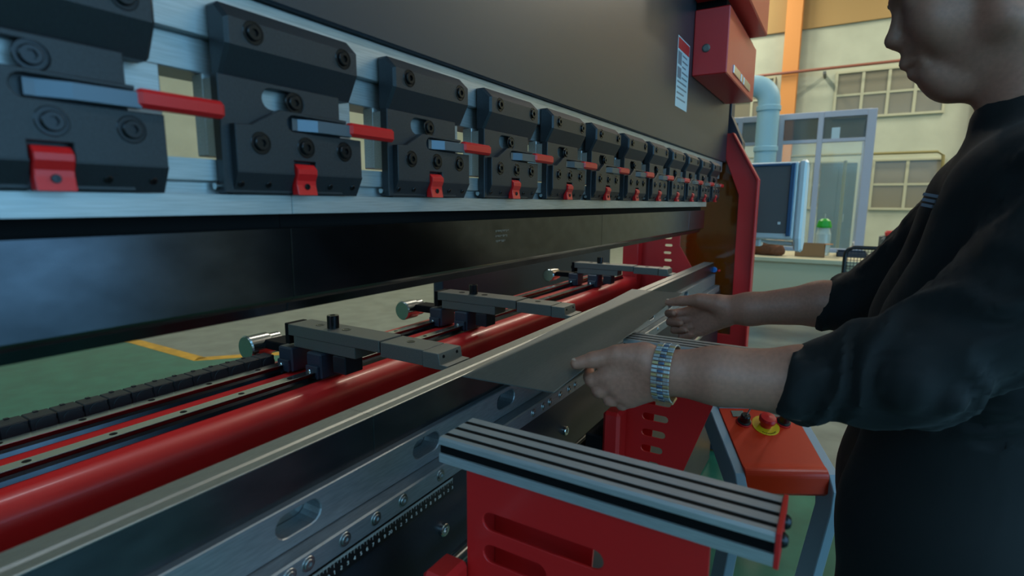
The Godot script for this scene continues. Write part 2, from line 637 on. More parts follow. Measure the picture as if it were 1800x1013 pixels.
func materials() -> void:
	var fine := noise_tex("fine", 0.09, 0.82, 1.0, 3)
	var coarse := noise_tex("coarse", 0.02, 0.80, 1.0, 5)
	var streak := noise_tex("streak", 0.06, 0.86, 1.0, 4)
	var speck := noise_tex("speck", 0.35, 0.7, 1.0, 1)
	mat("clamp_black", Color(0.20, 0.215, 0.235), 0.42, 0.35)
	grain(M.clamp_black, fine, Vector3(14, 14, 14))
	mat("screw_black", Color(0.20, 0.20, 0.21), 0.26, 0.85)
	mat("steel", Color(0.66, 0.68, 0.69), 0.34, 1.0)
	grain(M.steel, streak, Vector3(1.5, 40, 40))
	mat("steel_bright", Color(0.78, 0.79, 0.79), 0.2, 1.0)
	mat("rail_steel", Color(0.74, 0.76, 0.77), 0.45, 0.75)
	grain(M.rail_steel, streak, Vector3(1.2, 30, 30))
	mat("tool_dark", Color(0.31, 0.32, 0.35), 0.2, 1.0)
	grain(M.tool_dark, coarse, Vector3(3, 5, 5))
	mat("die_dark", Color(0.34, 0.35, 0.37), 0.26, 0.9)
	grain(M.die_dark, coarse, Vector3(3, 6, 6))
	mat("die_top", Color(0.60, 0.61, 0.60), 0.36, 0.9)
	grain(M.die_top, streak, Vector3(3, 25, 25))
	mat("holder_steel", Color(0.58, 0.60, 0.62), 0.40, 0.75)
	grain(M.holder_steel, streak, Vector3(2, 16, 16))
	mat("bed_dark", Color(0.13, 0.14, 0.17), 0.4, 0.2)
	grain(M.bed_dark, fine, Vector3(8, 8, 8))
	mat("beam_paint", Color(0.20, 0.225, 0.26), 0.36, 0.0)
	grain(M.beam_paint, speck, Vector3(22, 22, 22), 0.02, true)
	mat("red_paint", Color(0.78, 0.10, 0.10), 0.42)
	M.red_paint.clearcoat_enabled = true
	M.red_paint.clearcoat = 0.2
	M.red_paint.clearcoat_roughness = 0.15
	mat("red_grip", Color(0.80, 0.10, 0.11), 0.3)
	mat("orange_paint", Color(0.86, 0.20, 0.05), 0.32)
	mat("lever_steel", Color(0.36, 0.40, 0.44), 0.4, 0.7)
	mat("gauge_grey", Color(0.44, 0.44, 0.42), 0.42, 0.5)
	grain(M.gauge_grey, fine, Vector3(20, 20, 20))
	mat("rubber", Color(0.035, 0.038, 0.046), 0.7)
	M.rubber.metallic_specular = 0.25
	mat("chain_black", Color(0.10, 0.105, 0.12), 0.5)
	mat("aluminium", Color(0.78, 0.79, 0.80), 0.42, 0.6)
	grain(M.aluminium, streak, Vector3(40, 40, 1.5))
	mat("sheet_metal", Color(0.33, 0.35, 0.345), 0.55, 0.25)
	grain(M.sheet_metal, streak, Vector3(2, 20, 20))
	mat("amber", Color(0.42, 0.20, 0.03, 0.72), 0.08)
	M.amber.transparency = BaseMaterial3D.TRANSPARENCY_ALPHA
	mat("glass", Color(0.75, 0.86, 0.84, 0.18), 0.03)
	M.glass.metallic_specular = 0.25
	M.glass.transparency = BaseMaterial3D.TRANSPARENCY_ALPHA
	mat("glass_grey", Color(0.26, 0.30, 0.29, 0.72), 0.06)
	M.glass_grey.metallic_specular = 0.25
	M.glass_grey.transparency = BaseMaterial3D.TRANSPARENCY_ALPHA
	mat("skin", Color(0.73, 0.505, 0.42), 0.5)
	grain(M.skin, noise_tex("skin_mottle", 0.05, 0.86, 1.0, 4), Vector3(9, 9, 9))
	M.skin.subsurf_scatter_enabled = true
	M.skin.subsurf_scatter_strength = 0.12
	mat("nail", Color(0.80, 0.66, 0.58), 0.3)
	mat("hair", Color(0.03, 0.028, 0.026), 0.5)
	mat("sweater", Color(0.05, 0.055, 0.068), 0.85)
	grain(M.sweater, speck, Vector3(45, 45, 45), 0.03)
	M.sweater.rim_enabled = true
	M.sweater.rim = 0.25
	mat("trousers", Color(0.08, 0.085, 0.10), 0.85)
	mat("shoe", Color(0.05, 0.05, 0.05), 0.5)
	mat("badge", Color(0.50, 0.50, 0.55), 0.7)
	mat("gold", Color(0.76, 0.68, 0.50), 0.42, 0.7)
	mat("link_blue", Color(0.36, 0.42, 0.52), 0.45, 0.6)
	mat("link_steel", Color(0.70, 0.72, 0.73), 0.45, 0.6)
	mat("console_grey", Color(0.60, 0.66, 0.70), 0.45)
	mat("yellow", Color(0.90, 0.72, 0.06), 0.45)
	mat("black_plastic", Color(0.05, 0.05, 0.055), 0.35)
	mat("white_plastic", Color(0.86, 0.89, 0.89), 0.45)
	mat("screen_dark", Color(0.38, 0.38, 0.38), 0.6)
	mat("bezel_blue", Color(0.20, 0.36, 0.50), 0.35)
	mat("wall_cream", Color(0.75, 0.78, 0.70), 0.7)
	grain(M.wall_cream, noise_tex("wall_soft", 0.02, 0.93, 1.0, 4), Vector3(0.3, 0.3, 0.3))
	mat("wall_ochre", Color(0.68, 0.56, 0.36), 0.75)
	mat("ceiling_grey", Color(0.55, 0.56, 0.55), 0.85)
	mat("column_orange", Color(0.86, 0.58, 0.30), 0.55)
	mat("pipe_red", Color(0.56, 0.34, 0.27), 0.5)
	mat("pipe_yellow", Color(0.52, 0.49, 0.30), 0.5)
	mat("duct_blue", Color(0.58, 0.74, 0.80), 0.5)
	mat("frame_lilac", Color(0.68, 0.70, 0.76), 0.5)
	mat("window_pane", Color(0.52, 0.50, 0.42), 0.2)
	mat("frame_cream", Color(0.72, 0.73, 0.63), 0.6)
	mat("desk_cream", Color(0.76, 0.73, 0.60), 0.55)
	mat("cardboard", Color(0.58, 0.42, 0.27), 0.85)
	mat("brown_cloth", Color(0.42, 0.25, 0.15), 0.9)
	mat("bottle_clear", Color(0.80, 0.86, 0.84, 0.5), 0.12)
	M.bottle_clear.transparency = BaseMaterial3D.TRANSPARENCY_ALPHA
	mat("cap_green", Color(0.12, 0.62, 0.16), 0.4)
	mat("cabinet_grey", Color(0.36, 0.38, 0.38), 0.5)
	mat("floor_grey", Color(0.52, 0.54, 0.50), 0.32)
	grain(M.floor_grey, coarse, Vector3(0.7, 0.7, 0.7), 0.0, true, true)
	mat("floor_green", Color(0.17, 0.44, 0.36), 0.28)
	grain(M.floor_green, coarse, Vector3(0.9, 0.9, 0.9), 0.0, true, true)
	mat("floor_yellow", Color(0.86, 0.64, 0.12), 0.35)
	grain(M.floor_yellow, coarse, Vector3(1.5, 1.5, 1.5), 0.0, true, true)
	mat("panel_navy", Color(0.14, 0.17, 0.22), 0.4)
	mat("label_white", Color(0.72, 0.80, 0.83), 0.4)
	mat("label_red", Color(0.74, 0.16, 0.16), 0.4)
	mat("label_grey", Color(0.42, 0.48, 0.52), 0.4)
	mat("print_white", Color(0.80, 0.80, 0.78), 0.6)
	mat("ruler_black", Color(0.05, 0.045, 0.05), 0.4)
	mat("fitting_blue", Color(0.12, 0.42, 0.72), 0.35)
	mat("etch", Color(0.42, 0.42, 0.40), 0.5, 0.5)

# ---------------------------------------------------------------- the hall
func hall() -> void:
	var x0 := -6.0
	var x1 := 15.0
	var z0 := -10.0
	var z1 := 6.5
	var top := 8.0
	var b := MB.new()
	b.box(Vector3(x0 - 0.3, -0.3, z0 - 0.3), Vector3(x1 + 0.3, 0.0, z1 + 0.3))
	var fl := struct("floor", b, M.floor_grey)
	# green coating of the machine bay with its yellow border
	var line := [Vector2(2.30, -9.9), Vector2(2.27, -3.76), Vector2(2.78, -3.30), Vector2(2.78, 6.4)]
	b = MB.new()
	b.prism(pv([[-5.9, -9.9], [2.30, -9.9], [2.27, -3.76], [2.78, -3.30], [2.78, 6.4], [-5.9, 6.4]]), -0.0015, 0.0, Vector3.ZERO, XV, ZV)
	put("green_coating", b, M.floor_green, fl)
	for i in 3:
		var a: Vector2 = line[i]
		var c: Vector2 = line[i + 1]
		var d := (c - a).normalized()
		var w := Vector2(-d.y, d.x) * 0.05
		b = MB.new()
		b.prism(PackedVector2Array([a - w - d * 0.02, c - w + d * 0.02, c + w + d * 0.02, a + w - d * 0.02]), -0.0025, 0.0, Vector3.ZERO, XV, ZV)
		put("yellow_line", b, M.floor_yellow, fl)
	b = MB.new()
	b.box(Vector3(x0 - 0.3, top, z0 - 0.3), Vector3(x1 + 0.3, top + 0.3, z1 + 0.3))
	struct("ceiling", b, M.ceiling_grey)
	# far wall with an ochre upper band; openings filled by windows further down
	b = MB.new()
	b.box(Vector3(x1, 0, z0 - 0.3), Vector3(x1 + 0.3, 5.23, z1 + 0.3))
	var wf := struct("wall_far", b, M.wall_cream)
	b = MB.new()
	b.box(Vector3(x1 - 0.06, 5.23, z0), Vector3(x1 + 0.3, top, z1))
	put("upper_band", b, M.wall_ochre, wf)
	b = MB.new()
	b.box(Vector3(x0 - 0.3, 0, z0 - 0.3), Vector3(x1 + 0.3, top, z0))
	struct("wall_rear", b, M.wall_cream)
	# wall on the worker's side with a wide gate open to the sky, left of and behind the camera
	b = MB.new()
	b.box(Vector3(x0 - 0.3, 0, z1), Vector3(-4.0, top, z1 + 0.3))
	b.box(Vector3(3.0, 0, z1), Vector3(x1 + 0.3, top, z1 + 0.3))
	b.box(Vector3(-4.0, 4.8, z1), Vector3(3.0, top, z1 + 0.3))
	struct("wall_front", b, M.wall_cream)
	# near wall with an unglazed band of high openings
	b = MB.new()
	b.box(Vector3(x0 - 0.3, 0, z0), Vector3(x0, 2.4, z1))
	b.box(Vector3(x0 - 0.3, 6.6, z0), Vector3(x0, top, z1))
	b.box(Vector3(x0 - 0.3, 2.4, z0), Vector3(x0, 6.6, -4.0))
	b.box(Vector3(x0 - 0.3, 2.4, 6.0), Vector3(x0, 6.6, z1))
	for z in [-0.8, 2.5]:
		b.box(Vector3(x0 - 0.3, 2.4, z - 0.15), Vector3(x0, 6.6, z + 0.15))
	struct("wall_near", b, M.wall_cream)
	# windows of the far wall
	window("window_1", Vector3(x1, 2.0 + H, 0.10), ZV, 1.95, 0.95, 4, 2, M.window_pane)
	window("window_2", Vector3(x1, 2.05 + H, -2.6), ZV, 1.35, 0.95, 3, 2, M.window_pane)
	window("window_3", Vector3(x1, -0.05 + H, 0.98), ZV, 1.2, 1.03, 2, 2, M.window_pane)
	window("window_4", Vector3(x1, -0.05 + H, -0.95), ZV, 1.35, 1.03, 2, 2, M.window_pane)
	window("window_5", Vector3(x1, 2.0 + H, 3.3), ZV, 1.95, 0.95, 4, 2, M.window_pane)
	# orange steel columns along the far wall
	var cols := [[-1.05, -0.72, "behind the blue duct"], [2.62, 2.95, "beside the worker's chin"]]
	for c in cols:
		var t := thing("steel_column", "orange painted steel column against the far wall %s" % c[2], "column", Vector3(x1 - 0.3, 0, c[0]), "orange columns")
		b = in_hall(t)
		b.box(Vector3(x1 - 0.35, 0, c[0]), Vector3(x1 - 0.32, top, c[1]), 0.004)
		b.box(Vector3(x1 - 0.10, 0, c[0]), Vector3(x1 - 0.07, top, c[1]), 0.004)
		b.box(Vector3(x1 - 0.32, 0, (c[0] + c[1]) / 2 - 0.01), Vector3(x1 - 0.10, top, (c[0] + c[1]) / 2 + 0.01))
		put("beam_section", b, M.column_orange, t)

func window(called: String, at: Vector3, u: Vector3, w: float, h: float, nx: int, ny: int, pane: Material) -> void:
	# at: lower corner; u: direction of its width; the wall's plane holds u and y
	var out := u.cross(YV)
	if out.x > 0.0: out = -out
	var b := MB.new()
	var t := 0.05
	var bar := func(a: Vector3, c: Vector3, proud: float):
		var lo := (a - out * 0.02).min(c + out * proud)
		var hi := (a - out * 0.02).max(c + out * proud)
		b.box(lo, hi, 0.004)
	bar.call(at - u * t - YV * t, at + u * (w + t), 0.06)
	bar.call(at - u * t + YV * h, at + u * (w + t) + YV * (h + t), 0.06)
	bar.call(at - u * t, at + YV * h, 0.06)
	bar.call(at + u * w, at + u * (w + t) + YV * h, 0.06)
	for i in range(1, nx):
		bar.call(at + u * (w * i / nx - 0.03), at + u * (w * i / nx + 0.03) + YV * h, 0.05)
	for i in range(1, ny):
		bar.call(at + YV * (h * i / ny - 0.025), at + YV * (h * i / ny + 0.025) + u * w, 0.044)
	var o := struct(called, b, M.frame_cream)
	for i in nx:
		for j in ny:
			b = MB.new()
			var a := at + u * (w * i / nx) + YV * (h * j / ny)
			var c := a + u * (w / nx) + YV * (h / ny)
			b.box((a + out * 0.012).min(c + out * 0.02), (a + out * 0.012).max(c + out * 0.02))
			put("pane", b, pane, o)

# ---------------------------------------------------------------- press brake frame
func press_brake() -> void:
	var t := thing("press_beam", "long charcoal press beam with a ground steel rail and red end boxes", "press beam", Vector3(0.8, H + 0.134, -0.05))
	var b := at_datum(t)
	b.box(Vector3(-1.3, 0.207, -0.085), Vector3(2.66, 1.35, -0.020), 0.002)
	var ram := put("upper_beam", b, M.beam_paint, t)
	# warning label on the beam
	b = at_datum(t)
	b.box(Vector3(1.765, 0.322, -0.0205), Vector3(1.908, 0.528, -0.0195), 0.0002)
	var lb := put("warning_label", b, M.label_white, ram)
	lb.set_meta("label", "pale warning label with a red header")
	b = at_datum(t)
	b.box(Vector3(1.769, 0.492, -0.0197), Vector3(1.904, 0.524, -0.0191))
	put("label_header", b, M.label_red, ram)
	b = at_datum(t)
	b.box(Vector3(1.772, 0.448, -0.0197), Vector3(1.815, 0.486, -0.0192))
	b.box(Vector3(1.772, 0.408, -0.0197), Vector3(1.815, 0.440, -0.0192))
	var rng := RandomNumberGenerator.new()
	rng.seed = 5
	for k in 9:
		var y := 0.478 - k * 0.0165
		b.box(Vector3(1.825 if k < 5 else 1.775, y, -0.0197), Vector3(1.858 + rng.randf() * 0.04, y + 0.005, -0.0192))
	put("label_print", b, M.label_grey, ram)
	# ground rail along the beam's foot and its set-back lower step
	b = at_datum(t)
	b.box(Vector3(-1.3, 0.163, -0.08), Vector3(2.62, 0.2065, -0.0280), 0.001)
	put("mounting_rail", b, M.rail_steel, t)
	b = at_datum(t)
	b.box(Vector3(-1.3, 0.134, -0.08), Vector3(2.62, 0.163, -0.037), 0.001)
	put("rail_step", b, M.rail_steel, t)
	# red cover boxes at the beam's far end
	b = at_datum(t)
	b.box(Vector3(1.952, 0.443, -0.02), Vector3(2.55, 0.650, 0.090), 0.003)
	var cv := put("cylinder_cover", b, M.red_paint, t)
	b = at_datum(t)
	b.lathe([Vector2(0.013, 0), Vector2(0.013, 0.003), Vector2(0.009, 0.005), Vector2(0, 0.005)], Vector3(1.952, 0.527, 0.022), -XV, 20)
	put("cover_screw", b, M.gauge_grey, cv)
	b = at_datum(t)
	b.box(Vector3(2.06, 0.463, 0.090), Vector3(2.20, 0.490, 0.094), 0.001)
	b.box(Vector3(2.215, 0.463, 0.090), Vector3(2.26, 0.490, 0.094), 0.001)
	b.box(Vector3(2.275, 0.463, 0.090), Vector3(2.43, 0.490, 0.094), 0.001)
	var np := put("name_plate", b, M.steel_bright, cv)
	np.set_meta("label", "small silver name plate")
	b = at_datum(t)
	b.box(Vector3(1.965, 0.650, -0.02), Vector3(2.55, 0.675, 0.075))
	put("cover_gap", b, M.rubber, t)
	b = at_datum(t)
	b.box(Vector3(1.90, 0.675, -0.02), Vector3(2.47, 1.30, 0.137), 0.004)
	put("tank_cover", b, M.red_paint, t)
	# bed below the tools
	t = thing("press_bed", "dark steel bed of the press brake under the die holder", "machine bed", Vector3(0.8, 0.01, -0.04))
	b = at_datum(t)
	b.box(Vector3(-1.3, -1.19, -0.09), Vector3(2.62, -0.3625, 0.0), 0.002)
	var bed := put("bed", b, M.bed_dark, t)
	var sm := screw_mesh(0.0095, 0.006, 0.0)
	for x in [0.178, 0.578, 0.978, 1.378, 1.778]:
		put_mesh("bed_bolt", sm, M.steel_bright, bed, Vector3(x, -0.437 + H, 0.0) - t.position)
	# guide rod for the front support arms
	b = at_datum(t)
	b.cyl(Vector3(-1.2, -0.455, 0.040), Vector3(2.4, -0.455, 0.040), 0.010, 20)
	put("guide_rod", b, M.steel_bright, t)
	for x in [-0.6, 1.66]:
		b = at_datum(t)
		b.box(Vector3(x, -0.475, -0.001), Vector3(x + 0.05, -0.435, 0.054), 0.003)
		put("rod_bracket", b, M.bed_dark, t)
	# side column at the far end, behind the amber guard, and the rear cross panel
	t = thing("press_column", "dark side column of the press brake behind the amber guard", "column", Vector3(2.76, 0.01, -0.08))
	b = at_datum(t)
	along_x(b, [[-0.19, -1.19], [0.035, -1.19], [0.035, 0.30], [-0.02, 0.42], [-0.02, 1.3], [-0.19, 1.3]], 2.72, 2.80, 0.002)
	put("side_frame", b, M.panel_navy, t)
	t = thing("rear_panel", "dark navy rear panel of the press brake behind the gauge fingers", "panel", Vector3(2.1, H - 0.95, -0.84))
	b = at_datum(t)
	b.box(Vector3(1.62, -0.95, -0.86), Vector3(3.36, 0.02, -0.82), 0.003)
	put("plate", b, M.panel_navy, t)
	for x in [1.66, 3.26]:
		b = at_datum(t)
		b.box(Vector3(x, -1.19, -0.90), Vector3(x + 0.05, -0.02, -0.861), 0.003)
		put("upright", b, M.panel_navy, t)

# ---------------------------------------------------------------- clamps
func clamps() -> void:
	var words := ["nearest the camera, cut off at left", "second from the left, largest whole one", "third from the left", "fourth clamp from the left", "fifth clamp from the left", "sixth clamp from the left", "seventh clamp from the left", "eighth clamp from the left", "ninth clamp from the left", "tenth clamp from the left", "eleventh clamp from the left", "third last clamp before the red side guard", "last but one clamp before the red side guard", "last clamp beside the red side guard"]
	var big := screw_mesh(0.0067, 0.0028, 0.0028)
	var tiny := screw_mesh(0.0030, 0.0012, 0.0)
	var proto: Node3D
	for k in range(1, 13):
		var at := Vector3(-0.0212 + 0.2 * k, H + 0.03, 0)
		var label := "black tool clamp, red lever grip, " + str(words[k - 1])
		if k == 12: label = "black tool clamp, red lever grip, " + str(words[13])
		if proto:
			copy_of(proto, label, at)
			continue
		proto = thing("tool_clamp", label, "clamp", at, "tool clamps along the press beam")
		var nb := func() -> MB:
			var q := MB.new()
			q.off = Vector3(0, -0.03, 0)
			return q
		var b: MB = nb.call()
		along_x(b, [[-0.0275, 0.1905], [-0.014, 0.1905], [0.0, 0.177], [0.0, 0.155], [-0.014, 0.1295], [-0.0275, 0.1295]], -0.0745, 0.0715, 0.0030)
		put("upper_block", b, M.clamp_black, proto)
		b = nb.call()
		b.prism(pv([[-0.080, 0.0315], [0.050, 0.0315], [0.050, 0.131], [-0.080, 0.131]]), -0.019, -0.008, Vector3.ZERO, XV, YV, [stadium(Vector2(-0.0165, 0.117), 0.045, 0.019)], 0.0007)
		put("backing_plate", b, M.clamp_black, proto)
		b = nb.call()
		var g := [[-0.0720, 0.050], [-0.0720, 0.0905], [-0.056, 0.0915], [-0.027, 0.1075], [0.052, 0.1075], [0.052, 0.1042]]
		for i in 9:
			var a: float = PI / 2 + PI * i / 8
			g.append([-0.0125 + cos(a) * 0.0075, 0.0967 + sin(a) * 0.0075])
		g.append_array([[0.071, 0.0892], [0.071, 0.050], [0.0105, 0.050], [0.0105, 0.0625], [-0.0145, 0.0625], [-0.0145, 0.050]])
		b.prism(pv(g), -0.0085, 0.0, Vector3.ZERO, XV, YV, [], 0.0007)
		var foot := [[0.0, 0.0505], [0.0, 0.0495], [-0.010, 0.0305], [-0.019, 0.0305], [-0.019, 0.0505]]
		along_x(b, foot, -0.0720, -0.0145, 0.0)
		along_x(b, foot, 0.0105, 0.0710, 0.0)
		put("body", b, M.clamp_black, proto)
		for q in [[-0.0484, 0.0758, 0.0], [0.0, 0.0758, 0.0], [0.0474, 0.0758, 0.0], [-0.0491, 0.1685, 0.0], [0.0508, 0.1685, 0.0], [-0.0045, 0.1175, -0.0085]]:
			put_mesh("screw", big, M.screw_black, proto, Vector3(q[0], q[1] - 0.03, q[2]))
		for x in [-0.067, -0.040, 0.031, 0.061]:
			var s := put_mesh("set_screw", tiny, M.screw_black, proto, Vector3(x, 0.0395 - 0.03, -0.0053))
			s.rotation.x = atan2(0.010, 0.019)
		# lever bent outward from its slot, red grip on its end
		b = nb.call()
		b.prism(pv([[-0.012, -0.0095], [-0.004, -0.0095], [0.012, -0.0035], [0.053, -0.0010], [0.053, 0.0055], [0.012, 0.0035], [-0.006, -0.0035], [-0.012, -0.0035]]), -0.1027, -0.0907, Vector3.ZERO, XV, ZV, [], 0.0006)
		var lv := put("lever", b, M.lever_steel, proto)
		b = nb.call()
		b.box(Vector3(0.0505, 0.0915, -0.0035), Vector3(0.1165, 0.1055, 0.0080), 0.003)
		put("grip", b, M.red_grip, lv)
		# red release tab with its screw
		b = nb.call()
		along_x(b, [[-0.007, 0.0605], [-0.001, 0.0595], [0.0035, 0.055], [0.0035, 0.0505], [0.0005, 0.044], [0.0005, 0.040], [0.0025, 0.0305], [-0.007, 0.0305]], -0.0132, 0.0092, 0.0006)
		var tb := put("release_tab", b, M.red_grip, proto)
		put_mesh("tab_screw", tiny, M.screw_black, tb, Vector3(-0.002, 0.0385 - 0.03, 0.0010))
		# steel carrier behind the clamp and a small stop pin at its foot
		b = nb.call()
		b.box(Vector3(-0.079, 0.0635, -0.0480), Vector3(0.086, 0.1335, -0.0312), 0.001)
		b.box(Vector3(-0.079, 0.0635, -0.0315), Vector3(0.048, 0.1285, -0.0192))
		put("carrier", b, M.rail_steel, proto)
		b = nb.call()
		b.cyl(Vector3(-0.0835, 0.0375, -0.018), Vector3(-0.0800, 0.0375, -0.018), 0.0032, 14)
		put("stop_pin", b, M.steel_bright, proto)

# ---------------------------------------------------------------- punches, dies, holder
func punches_and_dies() -> void:
	var cuts := [-0.46, 0.369, 1.193, 2.02, 2.27]
	var lab := ["dark steel punch under the first clamps at the left picture edge", "dark steel punch below the second to sixth clamps, with an etched mark", "dark steel punch between the etched punch and the short end punch", "short dark steel punch at the far end beside the red guard"]
	for i in 4:
		var x0: float = cuts[i] + 0.0003
		var x1: float = cuts[i + 1] - 0.0003
		var t := thing("punch_tool", lab[i], "punch", Vector3((x0 + x1) / 2, H - 0.088, -0.035), "punches in the upper beam")
		var b := at_datum(t)
		along_x(b, [[-0.052, -0.002], [-0.018, -0.002], [-0.018, -0.071], [-0.0295, -0.0785], [-0.0325, -0.088], [-0.046, -0.088], [-0.052, -0.060]], x0, x1, 0.0004)
		var bl := put("blade", b, M.tool_dark, t)
		b = at_datum(t)
		along_x(b, [[-0.050, 0.030], [-0.013, 0.030], [-0.013, 0.0125], [-0.050, 0.0120]], x0, x1, 0.0004)
		put("shoulder", b, M.rail_steel, t)
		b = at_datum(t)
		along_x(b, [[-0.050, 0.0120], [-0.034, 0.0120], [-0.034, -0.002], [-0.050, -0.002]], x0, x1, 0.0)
		put("shade_painted_groove", b, M.rubber, t)  # steel recess coloured black, its shade put into the material
		b = at_datum(t)
		along_x(b, [[-0.0305, 0.060], [-0.020, 0.060], [-0.020, 0.042], [-0.026, 0.040], [-0.026, 0.030], [-0.0305, 0.030]], x0, x1, 0.0004)
		put("tang", b, M.rail_steel, t)
		if i == 1:
			b = at_datum(t)
			var rng := RandomNumberGenerator.new()
			rng.seed = 3
			for r in 3:
				var x := 0.745
				while x < 0.785 - r * 0.006:
					var w := 0.0015 + rng.randf() * 0.002
					var y: float = -0.019 - r * 0.008
					b.box(Vector3(x, y - 0.004 * rng.randf_range(0.4, 1.0), -0.01805), Vector3(x + w, y, -0.0179))
					x += w + 0.0012
			var mk := put("etched_mark", b, M.etch, bl)
			mk.set_meta("label", "faint etched maker's mark")
	var dc := [-0.36, 0.474, 1.309, 2.144, 2.54]
	var dl := ["dark steel bending die at the lower left picture edge", "dark steel bending die under the sheet and the near hand", "dark steel bending die behind the far hand", "short dark steel bending die at the far end of the bed"]
	for i in 4:
		var x0: float = dc[i] + 0.0003
		var x1: float = dc[i + 1] - 0.0003
		var t := thing("bending_die", dl[i], "die", Vector3((x0 + x1) / 2, H - 0.287, -0.043), "dies on the bed")
		var b := at_datum(t)
		along_x(b, [[-0.064, -0.237], [-0.022, -0.237], [-0.022, -0.2852], [-0.064, -0.2852]], x0, x1, 0.0004)
		put("die_body", b, M.die_dark, t)
		b = at_datum(t)
		along_x(b, [[-0.064, -0.2365], [-0.064, -0.2356], [-0.0632, -0.2348], [-0.0405, -0.2348], [-0.0375, -0.2364], [-0.0345, -0.2348], [-0.0228, -0.2348], [-0.022, -0.2356], [-0.022, -0.2365]], x0, x1, 0.0)
		put("die_top", b, M.die_top, t)
	# holder with its row of oblong holes, screw strip and ruler
	var t := thing("die_holder", "polished steel die holder with oblong holes, screws and a black ruler", "die holder", Vector3(0.6, H - 0.362, -0.03))
	var b := at_datum(t)
	b.box(Vector3(-0.8, -0.362, -0.085), Vector3(2.54, -0.2855, -0.040), 0.001)
	put("core", b, M.steel_bright, t)
	b = at_datum(t)
	var holes := []
	for i in 11: holes.append(stadium(Vector2(0.355 - 0.414 + 0.207 * i, -0.3065 + 0.00002 * i), 0.056, 0.0265, 7))
	b.prism(pv([[-0.8, -0.334], [2.54, -0.334], [2.54, -0.2855], [-0.8, -0.2855]]), -0.040, -0.012, Vector3.ZERO, XV, YV, holes, 0.0012)
	put("front_plate", b, M.holder_steel, t)
	b = at_datum(t)
	along_x(b, [[-0.040, -0.3345], [0.006, -0.3345], [0.008, -0.3365], [0.008, -0.3595], [-0.040, -0.3595]], -0.8, 2.54, 0.0)
	var strip := put("screw_strip", b, M.holder_steel, t)
	var sm := screw_mesh(0.0056, 0.0022, 0.0022)
	for x in [0.302, 0.3255, 0.348, 0.397, 0.444, 0.491, 0.566, 0.70, 0.83, 0.868, 0.895, 0.94, 0.98, 1.01, 1.06, 1.12, 1.18, 1.26, 1.34, 1.42, 1.50, 1.60, 1.70, 1.80, 1.92, 2.04, 2.16, 2.28]:
		put_mesh("strip_screw", sm, M.steel, strip, Vector3(x, -0.347 + H, 0.008) - t.position)
	b = at_datum(t)
	b.cyl(Vector3(2.5405, -0.268, -0.020), Vector3(2.556, -0.268, -0.020), 0.012, 16, 0.002)
	put("air_fitting", b, M.fitting_blue, t)
	b = at_datum(t)
	b.cyl(Vector3(2.5405, -0.270, 0.002), Vector3(2.550, -0.270, 0.002), 0.005, 12, 0.001)
	put("fitting_cap", b, M.red_grip, t)
	b = at_datum(t)
	b.box(Vector3(-0.8, -0.3885, 0.0003), Vector3(0.60, -0.3655, 0.004), 0.0005)
	var ru := put("ruler", b, M.ruler_black, t)
	b = at_datum(t)
	for i in range(60, 360):
		var x := 0.4706 + (i - 200) * 0.00097
		var l := 0.0035
		if i % 10 == 0: l = 0.0085
		elif i % 5 == 0: l = 0.006
		if x < 0.598: b.box(Vector3(x - 0.00012, -0.366 - l, 0.00395), Vector3(x + 0.00012, -0.366, 0.0042))
	put("graduation", b, M.print_white, ru).set_meta("kind", "stuff")
	var font := SystemFont.new()
	font.font_names = PackedStringArray(["Droid Sans"])
	for i in range(6, 34):
		var x := 0.4706 + (i - 20) * 0.0097
		if x > 0.597: continue
		var tm := TextMesh.new()
		tm.font = font
		tm.text = str(i) if i % 10 == 0 else str(i % 10)
		tm.font_size = 24
		tm.pixel_size = 0.0062 / 24.0
		tm.depth = 0.0003
		tm.curve_step = 4.0
		put_mesh("numeral", tm, M.print_white, ru, Vector3(x, -0.3805 + H, 0.0043) - t.position)

